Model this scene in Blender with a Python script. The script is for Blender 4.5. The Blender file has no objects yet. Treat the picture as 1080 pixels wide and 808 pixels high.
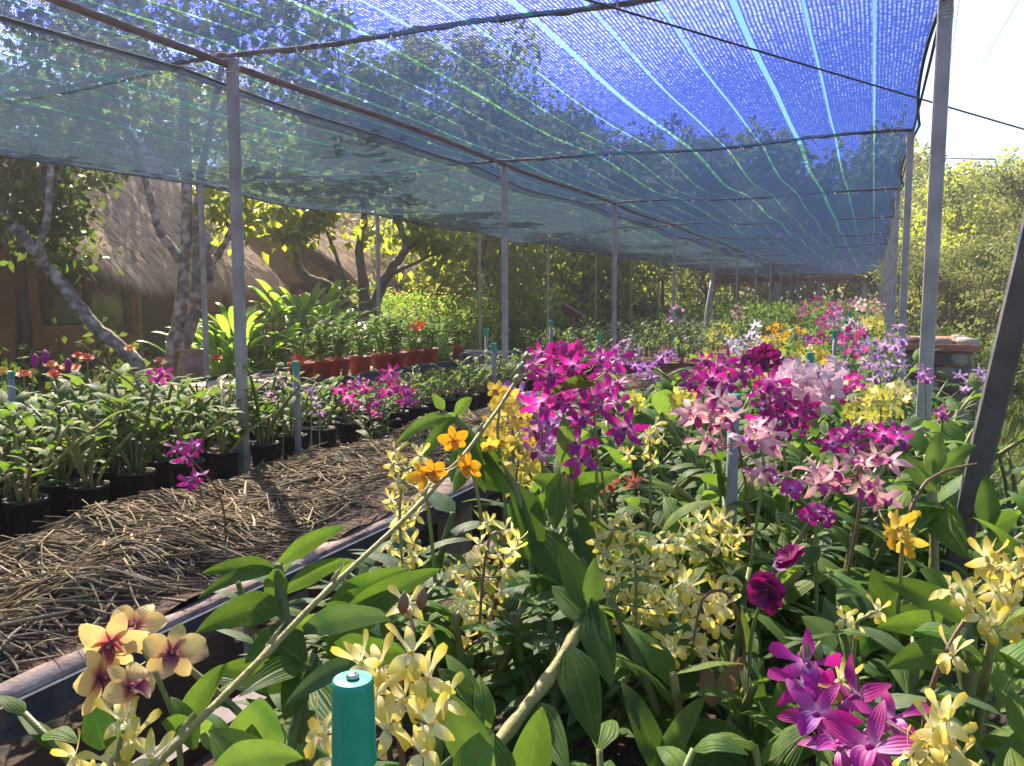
import bpy, math, random
import numpy as np
from mathutils import Vector, Matrix
from math import radians as R

# ------------------------------------------------------------------ camera, sky, sun, exposure
S = bpy.context.scene
COL = S.collection
F, EYE = 860.0, 1.55
PITCH, YAW = math.atan(88 / F), R(23.8)
cam = bpy.data.objects.new('camera', bpy.data.cameras.new('camera'))
COL.objects.link(cam)
S.camera = cam
cam.location = (0, 0, EYE)
cam.rotation_euler = (math.pi / 2 - PITCH, 0, YAW)
cam.data.sensor_width = 36
cam.data.lens = F / 1080 * 36
cam.data.clip_start = .02
cam.data.clip_end = 2000
SUN_AZ, SUN_EL = 48, 43
w = bpy.data.worlds.new('World')
S.world = w
w.use_nodes = True
sk = w.node_tree.nodes.new('ShaderNodeTexSky')
sk.sky_type = 'NISHITA'
sk.sun_disc = False
sk.sun_elevation = R(SUN_EL)
sk.sun_rotation = R(-SUN_AZ)
sk.dust_density = 2.6
sk.ozone_density = 4.0
w.node_tree.links.new(sk.outputs[0], w.node_tree.nodes['Background'].inputs[0])
w.node_tree.nodes['Background'].inputs[1].default_value = .06
sl = bpy.data.lights.new('sun', 'SUN')
sl.energy = 5.0
sl.angle = R(.5)
sl.color = (1, .82, .56)
so = bpy.data.objects.new('sun', sl)
COL.objects.link(so)
sund = Vector((-math.sin(R(SUN_AZ)) * math.cos(R(SUN_EL)), math.cos(R(SUN_AZ)) * math.cos(R(SUN_EL)), math.sin(R(SUN_EL))))
so.rotation_euler = sund.to_track_quat('Z', 'Y').to_euler()
so.location = sund * 50
S.view_settings.view_transform = 'Standard'
S.view_settings.look = 'None'
S.view_settings.gamma = 1
S.view_settings.exposure = 2.3
S.render.engine = 'CYCLES'
S.cycles.max_bounces = 8
S.cycles.transparent_max_bounces = 16
S.cycles.use_denoising = True

rng = np.random.default_rng(7)
rd = random.Random(7)
U = lambda a, b, n=None: rng.uniform(a, b, n)

# ------------------------------------------------------------------ geometry helpers
FWD = np.array([-math.sin(YAW) * math.cos(PITCH), math.cos(YAW) * math.cos(PITCH), -math.sin(PITCH)])
RGT = np.array([math.cos(YAW), math.sin(YAW), 0.])
UPV = np.cross(RGT, FWD)
CAM = np.array([0, 0, EYE])


def P(px, py, d):
    """the place whose direction is the photograph's (px, py), d metres along the view"""
    return CAM + d * (FWD + RGT * (px - 540) / F + UPV * (404 - py) / F)


def PX(px, py, x):
    """as P, at the place's X"""
    v = FWD + RGT * (px - 540) / F + UPV * (404 - py) / F
    return CAM + v * (x / v[0])


def nrm(a):
    a = np.asarray(a, float)
    return a / np.maximum(np.linalg.norm(a, axis=-1, keepdims=True), 1e-9)


WL = {}


class MB:
    def __init__(s):
        s.v, s.f, s.q, s.m, s.n, s.sm = [], [], [], [], 0, []

    def add(s, v, f, q=None, mat=0, smooth=True):
        v = np.asarray(v, float).reshape(-1, 3)
        f = np.asarray(f, int).reshape(-1, 4)
        s.v.append(v)
        s.f.append(f + s.n)
        s.q.append(np.zeros((len(v), 3)) + .5 if q is None else np.asarray(q, float).reshape(-1, 3))
        s.m.append(np.full(len(f), mat))
        s.sm.append(np.full(len(f), smooth))
        s.n += len(v)
        return s

    def mesh(s, name, mats, origin=(0, 0, 0)):
        me = bpy.data.meshes.new(name)
        v = np.concatenate(s.v) - np.asarray(origin, float)
        f = np.concatenate(s.f)
        me.vertices.add(len(v))
        me.vertices.foreach_set('co', v.ravel().astype(np.float32))
        me.loops.add(f.size)
        me.loops.foreach_set('vertex_index', f.ravel().astype(np.int32))
        me.polygons.add(len(f))
        me.polygons.foreach_set('loop_start', np.arange(0, f.size, 4, dtype=np.int32))
        me.polygons.foreach_set('loop_total', np.full(len(f), 4, dtype=np.int32))
        me.polygons.foreach_set('material_index', np.concatenate(s.m).astype(np.int32))
        me.polygons.foreach_set('use_smooth', np.concatenate(s.sm))
        a = me.attributes.new('q', 'FLOAT_VECTOR', 'POINT')
        a.data.foreach_set('vector', np.concatenate(s.q).ravel().astype(np.float32))
        for m in (mats if isinstance(mats, (list, tuple)) else [mats] if mats else []):
            me.materials.append(m)
        me.update(calc_edges=True)
        me.validate()
        return me

    def build(s, name, mats, parent=None, origin=None):
        if origin is None:
            origin = wloc(parent) if parent else (0, 0, 0)
        o = bpy.data.objects.new(name, s.mesh(name, mats, origin))
        COL.objects.link(o)
        if parent:
            o.parent = parent
        else:
            o.location = origin
        WL[o.name] = tuple(origin)
        return o


def wloc(o):
    return WL.get(o.name, (0, 0, 0))


def empty(name, loc, label, cat, group=None):
    o = bpy.data.objects.new(name, None)
    COL.objects.link(o)
    o.location = tuple(loc)
    o.empty_display_size = .05
    WL[o.name] = tuple(loc)
    tag(o, label, cat, group)
    return o


def tag(o, label=None, cat=None, group=None, kind=None):
    if label: o['label'] = label
    if cat: o['category'] = cat
    if group: o['group'] = group
    if kind: o['kind'] = kind
    return o


def inst(name, me, parent, loc=(0, 0, 0), rot=None, sc=1):
    o = bpy.data.objects.new(name, me)
    COL.objects.link(o)
    o.parent = parent
    o.location = tuple(loc)
    if rot is not None: o.rotation_euler = rot
    o.scale = (sc, sc, sc) if np.isscalar(sc) else sc
    return o


PROF = {
    'leaf': lambda t: np.clip(np.minimum(1, (t * 2.7 + .16)) ** .8 * np.maximum(0, 1 - t ** 2.3) ** .85, .015, 1),
    'tree': lambda t: np.clip(np.sin(np.pi * np.clip(t, 0, 1) ** .85) ** .8, .04, 1),
    'strap': lambda t: np.clip(np.minimum(1, t * 4 + .35) * np.maximum(0, 1 - t ** 4) ** .8, .02, 1),
    'grass': lambda t: np.clip((1 - t) ** .6, .05, 1),
    'flat': lambda t: np.ones_like(t),
    'narrow': lambda t: np.clip(np.sin(np.pi * (t * .93 + .05) ** .9) ** .8 * .95 + .05, .05, 1),
    'round': lambda t: np.clip(np.sin(np.pi * (t * .95 + .04) ** 1.15) ** .6, .08, 1),
    'spat': lambda t: np.clip(.35 + .65 * np.clip((t - .35) * 2.6, 0, 1), 0, 1) * np.clip((1.04 - t) * 7, .15, 1) ** .5,
}


def blades(mb, A, C, B, W, side, prof='leaf', n=6, m=2, fold=.25, wave=0, mat=0, rnd=None, cup=0):
    """K curved blades from A over C to B; side = across direction, W = half width"""
    A, C, B, side = [np.atleast_2d(np.asarray(x, float)) for x in (A, C, B, side)]
    K = max(len(A), len(B))
    A, C, B, side = [np.broadcast_to(x, (K, 3)) for x in (A, C, B, side)]
    W = np.broadcast_to(np.asarray(W, float), (K,))
    t = np.linspace(0, 1, n + 1)[None, :, None]
    c = (1 - t) ** 2 * A[:, None] + 2 * t * (1 - t) * C[:, None] + t * t * B[:, None]
    T = nrm(2 * (1 - t) * (C - A)[:, None] + 2 * t * (B - C)[:, None] + 1e-9)
    sd = nrm(side[:, None] - (side[:, None] * T).sum(-1, keepdims=True) * T)
    N = np.cross(T, sd)
    s = np.linspace(-1, 1, m + 1)
    wv = PROF[prof](t[0, :, 0])[None, :] * W[:, None]
    pos = c[:, :, None] + sd[:, :, None] * (wv[:, :, None] * s)[..., None]
    lift = np.abs(s) * fold + cup * s * s
    pos = pos + N[:, :, None] * (wv[:, :, None] * lift)[..., None]
    if wave:
        ph = rng.uniform(0, 6.28, (K, 1, 1))
        pos = pos + N[:, :, None] * (wv[:, :, None] * wave * np.sin(ph + t[..., 0][:, :, None] * 9 + s * 1.5) * np.abs(s))[..., None]
    r = rng.uniform(0, 1, K) if rnd is None else np.broadcast_to(rnd, (K,))
    q = np.zeros((K, n + 1, m + 1, 3))
    q[..., 0] = s
    q[..., 1] = t[..., 0][:, :, None]
    q[..., 2] = r[:, None, None]
    i, j = np.meshgrid(np.arange(n), np.arange(m), indexing='ij')
    a = (i * (m + 1) + j).ravel()
    f = np.stack([a, a + 1, a + m + 2, a + m + 1], -1)[None] + (np.arange(K) * (n + 1) * (m + 1))[:, None, None]
    mb.add(pos, f, q, mat)
    return mb


def tubes(mb, paths, rad, k=6, mat=0, rnd=None, cap=True):
    P_ = np.asarray(paths, float)
    if P_.ndim == 2: P_ = P_[None]
    K, n, _ = P_.shape
    rad = np.broadcast_to(np.asarray(rad, float), (K, n)) if np.ndim(rad) < 2 else np.asarray(rad, float)
    if cap:
        T0, T1 = nrm(P_[:, 0] - P_[:, 1]), nrm(P_[:, -1] - P_[:, -2])
        e = np.full((K, 1), 1e-4)
        P_ = np.concatenate([P_[:, :1] + T0[:, None] * rad[:, :1, None] * .02, P_, P_[:, -1:] + T1[:, None] * rad[:, -1:, None] * .02], 1)
        rad = np.concatenate([e, rad, e], 1)
        n += 2
    T = nrm(np.gradient(P_, axis=1))
    mt = nrm(P_[:, -1] - P_[:, 0])
    ref = np.where(np.abs(mt[:, 2:3]) > .85, np.array([[1., 0.13, 0]]), np.array([[0, 0, 1.]]))[:, None]
    s1 = nrm(np.cross(T, ref))
    s2 = np.cross(T, s1)
    a = np.arange(k) / k * 2 * np.pi
    pos = P_[:, :, None] + rad[:, :, None, None] * (s1[:, :, None] * np.cos(a)[:, None] + s2[:, :, None] * np.sin(a)[:, None])
    q = np.zeros((K, n, k, 3))
    q[..., 0] = np.cos(a)
    q[..., 1] = np.linspace(0, 1, n)[None, :, None]
    q[..., 2] = (rng.uniform(0, 1, K) if rnd is None else np.broadcast_to(rnd, (K,)))[:, None, None]
    i, j = np.meshgrid(np.arange(n - 1), np.arange(k), indexing='ij')
    b = (i * k + j).ravel()
    c = (i * k + (j + 1) % k).ravel()
    f = np.stack([b, c, c + k, b + k], -1)[None] + (np.arange(K) * n * k)[:, None, None]
    mb.add(pos, f, q, mat)
    return mb


def box(mb, lo, hi, mat=0, M=None, bev=0):
    x0, y0, z0 = lo
    x1, y1, z1 = hi
    v = np.array([(x, y, z) for z in (z0, z1) for y in (y0, y1) for x in (x0, x1)], float)
    if M is not None:
        v = np.array([tuple(M @ Vector(p)) for p in v])
    f = [(0, 2, 3, 1), (4, 5, 7, 6), (0, 1, 5, 4), (2, 6, 7, 3), (0, 4, 6, 2), (1, 3, 7, 5)]
    mb.add(v, f, None, mat, False)
    return mb


def lathe(mb, prof, c=(0, 0, 0), k=16, mat=0):
    prof = np.asarray(prof, float)
    a = np.arange(k) / k * 2 * np.pi
    pos = np.stack([prof[:, :1] * np.cos(a), prof[:, :1] * np.sin(a), np.repeat(prof[:, 1:], k, 1)], -1) + np.asarray(c)
    n = len(prof)
    i, j = np.meshgrid(np.arange(n - 1), np.arange(k), indexing='ij')
    b = (i * k + j).ravel()
    d = (i * k + (j + 1) % k).ravel()
    mb.add(pos, np.stack([b, d, d + k, b + k], -1), None, mat)
    return mb


def sqtube(mb, A, B, w_, mat=0, tw=0):
    """square metal tube with narrow bevelled corners from A to B"""
    A, B = np.asarray(A, float), np.asarray(B, float)
    T = nrm(B - A)
    ref = np.array([0, 1., 0]) if abs(T[2]) > .5 else np.array([0, 0, 1.])
    s1 = nrm(np.cross(T, ref))
    s2 = np.cross(T, s1)
    h, e = w_ / 2, w_ * .08
    ring = [(-h + e, -h), (h - e, -h), (h, -h + e), (h, h - e), (h - e, h), (-h + e, h), (-h, h - e), (-h, -h + e)]
    pts = []
    for t in np.linspace(0, 1, 5):
        for a, b in ring:
            pts.append(A + (B - A) * t + s1 * a + s2 * b)
    f = []
    for i in range(4):
        for j in range(8):
            f.append((i * 8 + j, i * 8 + (j + 1) % 8, i * 8 + 8 + (j + 1) % 8, i * 8 + 8 + j))
    top = 32
    f += [(top, top + 1, top + 2, top + 7), (top + 2, top + 3, top + 6, top + 7), (top + 3, top + 4, top + 5, top + 6)]
    mb.add(pts, f, None, mat, False)
    return mb


# ------------------------------------------------------------------ materials
def newmat(name):
    m = bpy.data.materials.new(name)
    m.use_nodes = True
    nt = m.node_tree
    nt.nodes.clear()
    return m, nt, lambda t, **k: mk(nt, t, k)


def mk(nt, t, k):
    n = nt.nodes.new(t)
    for a, b in k.items(): setattr(n, a, b)
    return n


def lk(nt, a, b): nt.links.new(a, b)


def ramp(nt, fac, stops):
    r = nt.nodes.new('ShaderNodeValToRGB')
    e = r.color_ramp.elements
    e[0].position, e[0].color = stops[0][0], (*stops[0][1], 1)
    e[1].position, e[1].color = stops[-1][0], (*stops[-1][1], 1)
    for p, c in stops[1:-1]:
        x = e.new(p)
        x.color = (*c, 1)
    lk(nt, fac, r.inputs[0])
    return r.outputs[0]


def qsep(nt):
    a = nt.nodes.new('ShaderNodeAttribute')
    a.attribute_name = 'q'
    s = nt.nodes.new('ShaderNodeSeparateXYZ')
    lk(nt, a.outputs['Vector'], s.inputs[0])
    return s.outputs


def math_(nt, op, a, b=None, c=None):
    n = nt.nodes.new('ShaderNodeMath')
    n.operation = op
    for i, x in enumerate((a, b, c)):
        if x is None: continue
        if isinstance(x, (int, float)): n.inputs[i].default_value = x
        else: lk(nt, x, n.inputs[i])
    return n.outputs[0]


def noise(nt, scale, detail=3, coord='Object', vec=None):
    n = nt.nodes.new('ShaderNodeTexNoise')
    n.inputs['Scale'].default_value = scale
    n.inputs['Detail'].default_value = detail
    if vec is None:
        t = nt.nodes.new('ShaderNodeTexCoord')
        vec = t.outputs[coord]
    lk(nt, vec, n.inputs['Vector'])
    return n.outputs['Fac']


def leafmat(name, cols, rough=.4, trans=.38, tcol=(.25, .42, .04), vein=1.0, tipcol=None):
    """leaf: colour picked per leaf from the ramp, glossy top, light shining through"""
    m, nt, N = newmat(name)
    q = qsep(nt)
    oi = N('ShaderNodeObjectInfo')
    f = math_(nt, 'FRACT', math_(nt, 'ADD', q[2], math_(nt, 'MULTIPLY', oi.outputs['Random'], .15)))
    col = ramp(nt, q[2], [(i / max(1, len(cols) - 1), c) for i, c in enumerate(cols)])
    nz = noise(nt, 14, 4)
    mx = N('ShaderNodeMix', data_type='RGBA', blend_type='MULTIPLY')
    mx.inputs[0].default_value = .6
    lk(nt, col, mx.inputs[6])
    lk(nt, ramp(nt, nz, [(.3, (.62, .66, .55)), (.7, (1.15, 1.12, 1.1))]), mx.inputs[7])
    out = mx.outputs[2]
    mr = N('ShaderNodeMix', data_type='RGBA')          # pale midrib
    rib = math_(nt, 'MULTIPLY', math_(nt, 'LESS_THAN', math_(nt, 'ABSOLUTE', q[0]), .06), .3)
    lk(nt, rib, mr.inputs[0])
    lk(nt, out, mr.inputs[6])
    mr.inputs[7].default_value = (.24, .32, .1, 1)
    sp = N('ShaderNodeMix', data_type='RGBA')          # brown specks and dry patches
    n_a = noise(nt, 130, 2)
    n_b = noise(nt, 9, 2)
    f_ = math_(nt, 'MULTIPLY', math_(nt, 'GREATER_THAN', n_a, .66), math_(nt, 'GREATER_THAN', n_b, .5))
    tipf = math_(nt, 'GREATER_THAN', math_(nt, 'ADD', q[1], math_(nt, 'MULTIPLY', math_(nt, 'SUBTRACT', n_b, .5), .5)), 1.0)
    lk(nt, math_(nt, 'MULTIPLY', math_(nt, 'MAXIMUM', f_, tipf), .7), sp.inputs[0])
    lk(nt, mr.outputs[2], sp.inputs[6])
    sp.inputs[7].default_value = (.2, .13, .05, 1)
    out = sp.outputs[2]
    if tipcol:
        m2 = N('ShaderNodeMix', data_type='RGBA')
        lk(nt, ramp(nt, q[1], [(.8, (0, 0, 0)), (1, (1, 1, 1))]), m2.inputs[0])
        lk(nt, out, m2.inputs[6])
        m2.inputs[7].default_value = (*tipcol, 1)
        out = m2.outputs[2]
    b = N('ShaderNodeBsdfPrincipled')
    lk(nt, out, b.inputs['Base Color'])
    b.inputs['Roughness'].default_value = rough
    b.inputs['Specular IOR Level'].default_value = .22
    # parallel veins along the blade
    vx = math_(nt, 'SINE', math_(nt, 'MULTIPLY', q[0], 22 * vein))
    mid = math_(nt, 'SUBTRACT', 1, math_(nt, 'SMOOTH_MIN', math_(nt, 'MULTIPLY', math_(nt, 'ABSOLUTE', q[0]), 8), 1, .3))
    hgt = math_(nt, 'ADD', math_(nt, 'MULTIPLY', vx, .12), math_(nt, 'MULTIPLY', mid, -1.0))
    bp = N('ShaderNodeBump')
    bp.inputs['Strength'].default_value = .6
    bp.inputs['Distance'].default_value = .002
    lk(nt, hgt, bp.inputs['Height'])
    lk(nt, bp.outputs[0], b.inputs['Normal'])
    tr = N('ShaderNodeBsdfTranslucent')
    m3 = N('ShaderNodeMix', data_type='RGBA', blend_type='MIX')
    m3.inputs[0].default_value = .55
    lk(nt, out, m3.inputs[6])
    m3.inputs[7].default_value = (*tcol, 1)
    lk(nt, m3.outputs[2], tr.inputs[0])
    ms = N('ShaderNodeMixShader')
    ms.inputs[0].default_value = trans
    lk(nt, b.outputs[0], ms.inputs[1])
    lk(nt, tr.outputs[0], ms.inputs[2])
    o = N('ShaderNodeOutputMaterial')
    lk(nt, ms.outputs[0], o.inputs[0])
    return m


def petalmat(name, stops, trans=.4, edge=None):
    m, nt, N = newmat(name)
    q = qsep(nt)
    y = math_(nt, 'ADD', q[1], math_(nt, 'MULTIPLY', math_(nt, 'SUBTRACT', noise(nt, 60, 3), .5), .3))
    col = ramp(nt, y, stops)
    vx = math_(nt, 'ADD', math_(nt, 'MULTIPLY', math_(nt, 'SINE', math_(nt, 'MULTIPLY', q[0], 16)), .5), .5)
    mx = N('ShaderNodeMix', data_type='RGBA', blend_type='MULTIPLY')
    lk(nt, math_(nt, 'MULTIPLY', vx, .18), mx.inputs[0])
    lk(nt, col, mx.inputs[6])
    mx.inputs[7].default_value = (.82, .62, .72, 1)
    hs = N('ShaderNodeHueSaturation')
    lk(nt, math_(nt, 'MULTIPLY_ADD', N('ShaderNodeObjectInfo').outputs['Random'], .5, .75), hs.inputs['Value'])
    lk(nt, mx.outputs[2], hs.inputs['Color'])
    b = N('ShaderNodeBsdfPrincipled')
    lk(nt, hs.outputs[0], b.inputs['Base Color'])
    b.inputs['Roughness'].default_value = .5
    b.inputs['Sheen Weight'].default_value = .15
    bp = N('ShaderNodeBump')
    bp.inputs['Strength'].default_value = .25
    bp.inputs['Distance'].default_value = .001
    lk(nt, vx, bp.inputs['Height'])
    lk(nt, bp.outputs[0], b.inputs['Normal'])
    tr = N('ShaderNodeBsdfTranslucent')
    lk(nt, hs.outputs[0], tr.inputs[0])
    ms = N('ShaderNodeMixShader')
    ms.inputs[0].default_value = trans
    lk(nt, b.outputs[0], ms.inputs[1])
    lk(nt, tr.outputs[0], ms.inputs[2])
    lk(nt, ms.outputs[0], N('ShaderNodeOutputMaterial').inputs[0])
    return m


def surf(name, stops, scale=5, rough=.8, metal=0, bump=.3, bscale=None, dist=.01, detail=6, useq=False, spec=.4):
    m, nt, N = newmat(name)
    nz = noise(nt, scale, detail)
    if useq:
        q = qsep(nt)
        nz = math_(nt, 'ADD', math_(nt, 'MULTIPLY', nz, .35), math_(nt, 'MULTIPLY', q[2], .65))
    b = N('ShaderNodeBsdfPrincipled')
    lk(nt, ramp(nt, nz, stops), b.inputs['Base Color'])
    b.inputs['Roughness'].default_value = rough
    b.inputs['Metallic'].default_value = metal
    b.inputs['Specular IOR Level'].default_value = spec
    if bump:
        bp = N('ShaderNodeBump')
        bp.inputs['Strength'].default_value = bump
        bp.inputs['Distance'].default_value = dist
        lk(nt, noise(nt, bscale or scale * 4, 5), bp.inputs['Height'])
        lk(nt, bp.outputs[0], b.inputs['Normal'])
    lk(nt, b.outputs[0], N('ShaderNodeOutputMaterial').inputs[0])
    return m


M = {}
M['leaf'] = leafmat('orchid_leaf', [(.045, .1, .02), (.06, .13, .022), (.09, .17, .025), (.14, .22, .035)], .55, .4, (.25, .45, .03))
M['leaf_pale'] = leafmat('orchid_leaf_pale', [(.07, .16, .03), (.1, .21, .035), (.17, .27, .05)], .55, .42, (.3, .5, .05))
M['leaf_grey'] = leafmat('orchid_leaf_grey', [(.06, .12, .05), (.09, .16, .07), (.12, .17, .09)], .55, .36, (.2, .36, .06))
M['leaf_dry'] = leafmat('dry_leaf', [(.25, .2, .07), (.33, .22, .1), (.2, .13, .06)], .7, .3, (.5, .35, .1))
M['leaf_mid'] = leafmat('nursery_leaf', [(.035, .08, .02), (.06, .13, .025), (.1, .19, .03), (.16, .25, .04)], .62, .45, (.28, .45, .04))
M['tree'] = leafmat('tree_leaf', [(.06, .11, .018), (.09, .15, .02), (.14, .2, .03), (.22, .27, .04)], .5, .55, (.5, .58, .06), 0.3)
M['tree_dark'] = leafmat('tree_leaf_dark', [(.025, .05, .015), (.04, .075, .018), (.07, .11, .03)], .5, .35, (.2, .3, .04), .3)
M['tree_olive'] = leafmat('tree_leaf_olive', [(.045, .075, .025), (.08, .11, .035), (.12, .14, .055), (.17, .13, .08)], .6, .35, (.26, .34, .08), .3)
M['tree_rust'] = leafmat('vine_leaf_rust', [(.16, .07, .05), (.22, .1, .07), (.1, .1, .04)], .6, .35, (.4, .2, .1), .3)
M['ginger'] = leafmat('ginger_leaf', [(.07, .2, .03), (.12, .28, .04), (.2, .36, .06)], .35, .45, (.4, .62, .06))
M['grass'] = leafmat('grass_blade', [(.08, .16, .02), (.12, .2, .03), (.18, .22, .05), (.27, .22, .1)], .6, .35, (.35, .45, .08), .2)
M['stem'] = surf('green_cane', [(.25, (.08, .12, .03)), (.55, (.17, .2, .06)), (.8, (.28, .25, .1))], 25, .5, bump=.2, useq=True)
M['stem_tan'] = surf('ripe_cane', [(.25, (.17, .18, .05)), (.55, (.29, .26, .08)), (.8, (.2, .23, .06))], 40, .6, bump=.25)
M['spike'] = surf('flower_stem', [(.3, (.14, .2, .05)), (.7, (.24, .26, .1))], 30, .5, bump=.1)
M['spike_red'] = surf('flower_stem_red', [(.3, (.14, .06, .04)), (.7, (.22, .14, .07))], 30, .5, bump=.1)
M['twig'] = surf('dried_cane', [(.12, (.07, .048, .025)), (.38, (.15, .11, .055)), (.6, (.26, .19, .1)), (.8, (.4, .31, .19)), (.95, (.56, .47, .36))], 35, .75, bump=.5, dist=.002, useq=True)
M['mulch'] = surf('root_mulch', [(.3, (.035, .022, .015)), (.6, (.09, .055, .035)), (.8, (.16, .11, .07))], 18, .95, bump=1, bscale=60, dist=.02)
M['bark'] = surf('lichen_bark', [(.3, (.1, .075, .06)), (.5, (.2, .165, .14)), (.58, (.34, .31, .27)), (.75, (.44, .41, .37))], 14, .85, bump=.8, bscale=22, dist=.02)
M['bark_dark'] = surf('grey_bark', [(.3, (.07, .055, .045)), (.6, (.16, .13, .1)), (.8, (.28, .25, .2))], 7, .9, bump=.8, bscale=25, dist=.02)
M['galv'] = surf('galvanised_steel', [(.27, (.2, .14, .1)), (.36, (.3, .28, .26)), (.55, (.4, .39, .38)), (.8, (.52, .5, .47))], 7, .5, .35, .12, 90, .002)
M['galv_dark'] = surf('weathered_steel', [(.3, (.09, .09, .09)), (.6, (.15, .15, .15)), (.8, (.22, .21, .2))], 15, .6, .3, .2, 80, .003)
M['pipe'] = surf('grey_pipe', [(.3, (.2, .22, .24)), (.7, (.28, .3, .32))], 20, .45, 0, .1, 60, .001)
M['cap'] = surf('green_plastic', [(.3, (.0, .26, .15)), (.6, (.005, .33, .2)), (.72, (.05, .36, .24))], 45, .32, 0, .05, 120, .001, spec=.5)
M['screw'] = surf('screw_metal', [(.3, (.4, .38, .36)), (.7, (.6, .58, .55))], 60, .3, .9, .2)
M['bar'] = surf('wrapped_bar', [(.3, (.06, .055, .07)), (.7, (.17, .15, .17))], 30, .75, 0, .5, 90, .004)
M['rust'] = surf('rusty_pipe', [(.3, (.07, .05, .05)), (.55, (.14, .09, .08)), (.8, (.2, .15, .13))], 12, .7, .1, .3, 60, .003)
M['tie'] = surf('white_tie', [(.3, (.5, .5, .48)), (.7, (.7, .7, .66))], 20, .6, 0, .1)
M['cable'] = surf('black_cable', [(.3, (.01, .01, .015)), (.7, (.02, .02, .03))], 20, .5, 0, 0)
M['hem'] = surf('dark_hem', [(.3, (.012, .03, .05)), (.7, (.03, .06, .08))], 40, .8, 0, .4, 150, .004)
M['pot'] = surf('black_plastic', [(.3, (.012, .012, .014)), (.7, (.03, .03, .032))], 15, .5, 0, .15, 60, .002)
M['pot_red'] = surf('red_plastic', [(.3, (.3, .06, .03)), (.5, (.5, .045, .025)), (.75, (.58, .08, .04))], 14, .45, 0, .1, 60, .002)
M['pot_green'] = surf('lime_basket', [(.3, (.16, .3, .03)), (.7, (.3, .45, .05))], 40, .5, 0, .2)
M['soil'] = surf('bark_chips', [(.3, (.06, .035, .02)), (.55, (.16, .09, .05)), (.8, (.28, .17, .1))], 60, .95, 0, 1, 120, .01)
M['board'] = surf('weathered_board', [(.3, (.1, .07, .05)), (.5, (.3, .22, .18)), (.8, (.46, .38, .33))], 22, .85, 0, .6, 70, .004)
M['rail'] = surf('rail_metal', [(.3, (.035, .04, .045)), (.55, (.06, .065, .075)), (.75, (.13, .1, .08))], 14, .85, 0, .2, 60, .003)
M['concrete'] = surf('concrete_post', [(.3, (.16, .15, .13)), (.6, (.27, .25, .22)), (.8, (.36, .34, .3))], 9, .9, 0, .5, 60, .006)
M['ground'] = surf('bare_soil', [(.3, (.03, .021, .014)), (.5, (.065, .045, .03)), (.75, (.12, .09, .06))], 1.3, .95, 0, 1, 9, .03, 10)
M['path'] = surf('pale_path', [(.3, (.3, .22, .2)), (.7, (.45, .36, .33))], 3, .9, 0, .5, 40, .004)
M['wall'] = surf('brown_mat_wall', [(.3, (.2, .08, .03)), (.55, (.3, .13, .05)), (.8, (.37, .18, .08))], 3, .8, 0, .5, 60, .006)
M['wall_ochre'] = surf('ochre_wall', [(.3, (.3, .16, .05)), (.55, (.42, .24, .08)), (.8, (.5, .31, .12))], 3, .8, 0, .3, 50, .005)
M['darkwood'] = surf('dark_timber', [(.3, (.03, .016, .012)), (.7, (.07, .035, .025))], 6, .6, 0, .4, 40, .004)
M['thatch'] = surf('thatch_straw', [(.2, (.14, .085, .07)), (.5, (.32, .22, .19)), (.8, (.5, .37, .33))], 8, .85, 0, .3, useq=True)
M['thatch_base'] = surf('thatch_underlayer', [(.3, (.05, .035, .03)), (.7, (.12, .09, .08))], 8, .95, 0, 1, 40, .03)
M['glass'] = surf('window_glass', [(.3, (.02, .025, .02)), (.7, (.05, .05, .04))], 2, .05, 0, 0, spec=1)
M['clay'] = surf('clay_jar', [(.3, (.2, .1, .08)), (.7, (.33, .2, .17))], 6, .7, 0, .4, 50, .005)
M['brickred'] = surf('terracotta', [(.3, (.3, .11, .06)), (.7, (.45, .2, .12))], 6, .85, 0, .6, 40, .008)
M['stone'] = surf('rubble_stone', [(.3, (.1, .08, .06)), (.6, (.25, .21, .17)), (.8, (.4, .36, .3))], 4, .9, 0, 1, 20, .03, useq=True)
M['blue'] = surf('blue_tarpaulin', [(.3, (.03, .05, .12)), (.7, (.07, .1, .2))], 5, .6, 0, .4, 20, .01)

mg, dm, wh, yl, yw, gd = (.55, .02, .33), (.28, .005, .16), (.85, .78, .7), (.75, .55, .05), (.8, .74, .38), (.8, .42, .02)
PM = {}


def pset(name, petal, lip, lip2=None):
    PM[name] = [petalmat(name + '_petal', petal), petalmat(name + '_lip', lip)]


pset('magenta', [(0, (.8, .5, .66)), (.22, (.56, .1, .4)), (.5, (.5, .02, .28)), (1, (.5, .006, .22))], [(0, (.7, .4, .6)), (.5, (.35, .01, .25)), (1, (.45, .01, .28))])
pset('violet', [(0, (.8, .6, .8)), (.5, (.55, .2, .6)), (1, (.42, .06, .45))], [(0, (.4, .05, .35)), (1, (.3, .01, .3))])
pset('hotpink', [(0, (.6, .1, .3)), (.5, (.62, .04, .28)), (1, (.6, .03, .3))], [(0, (.5, .02, .2)), (1, (.55, .02, .28))])
pset('pink', [(0, (.8, .62, .55)), (.5, (.75, .42, .42)), (1, (.68, .28, .38))], [(0, (.5, .05, .25)), (1, (.5, .02, .3))])
pset('blush', [(0, (.85, .8, .72)), (.5, (.82, .66, .72)), (1, (.72, .42, .6))], [(0, (.85, .75, .5)), (1, (.6, .2, .5))])
pset('maroon', [(0, (.2, .005, .09)), (1, (.3, .005, .14))], [(0, (.15, .0, .06)), (1, (.25, .0, .1))])
pset('lilac', [(0, (.75, .6, .78)), (1, (.45, .22, .55))], [(0, (.5, .2, .5)), (1, (.35, .08, .45))])
pset('palestar', [(0, (.8, .8, .7)), (1, (.68, .6, .75))], [(0, (.7, .6, .7)), (1, (.5, .3, .55))])
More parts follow.
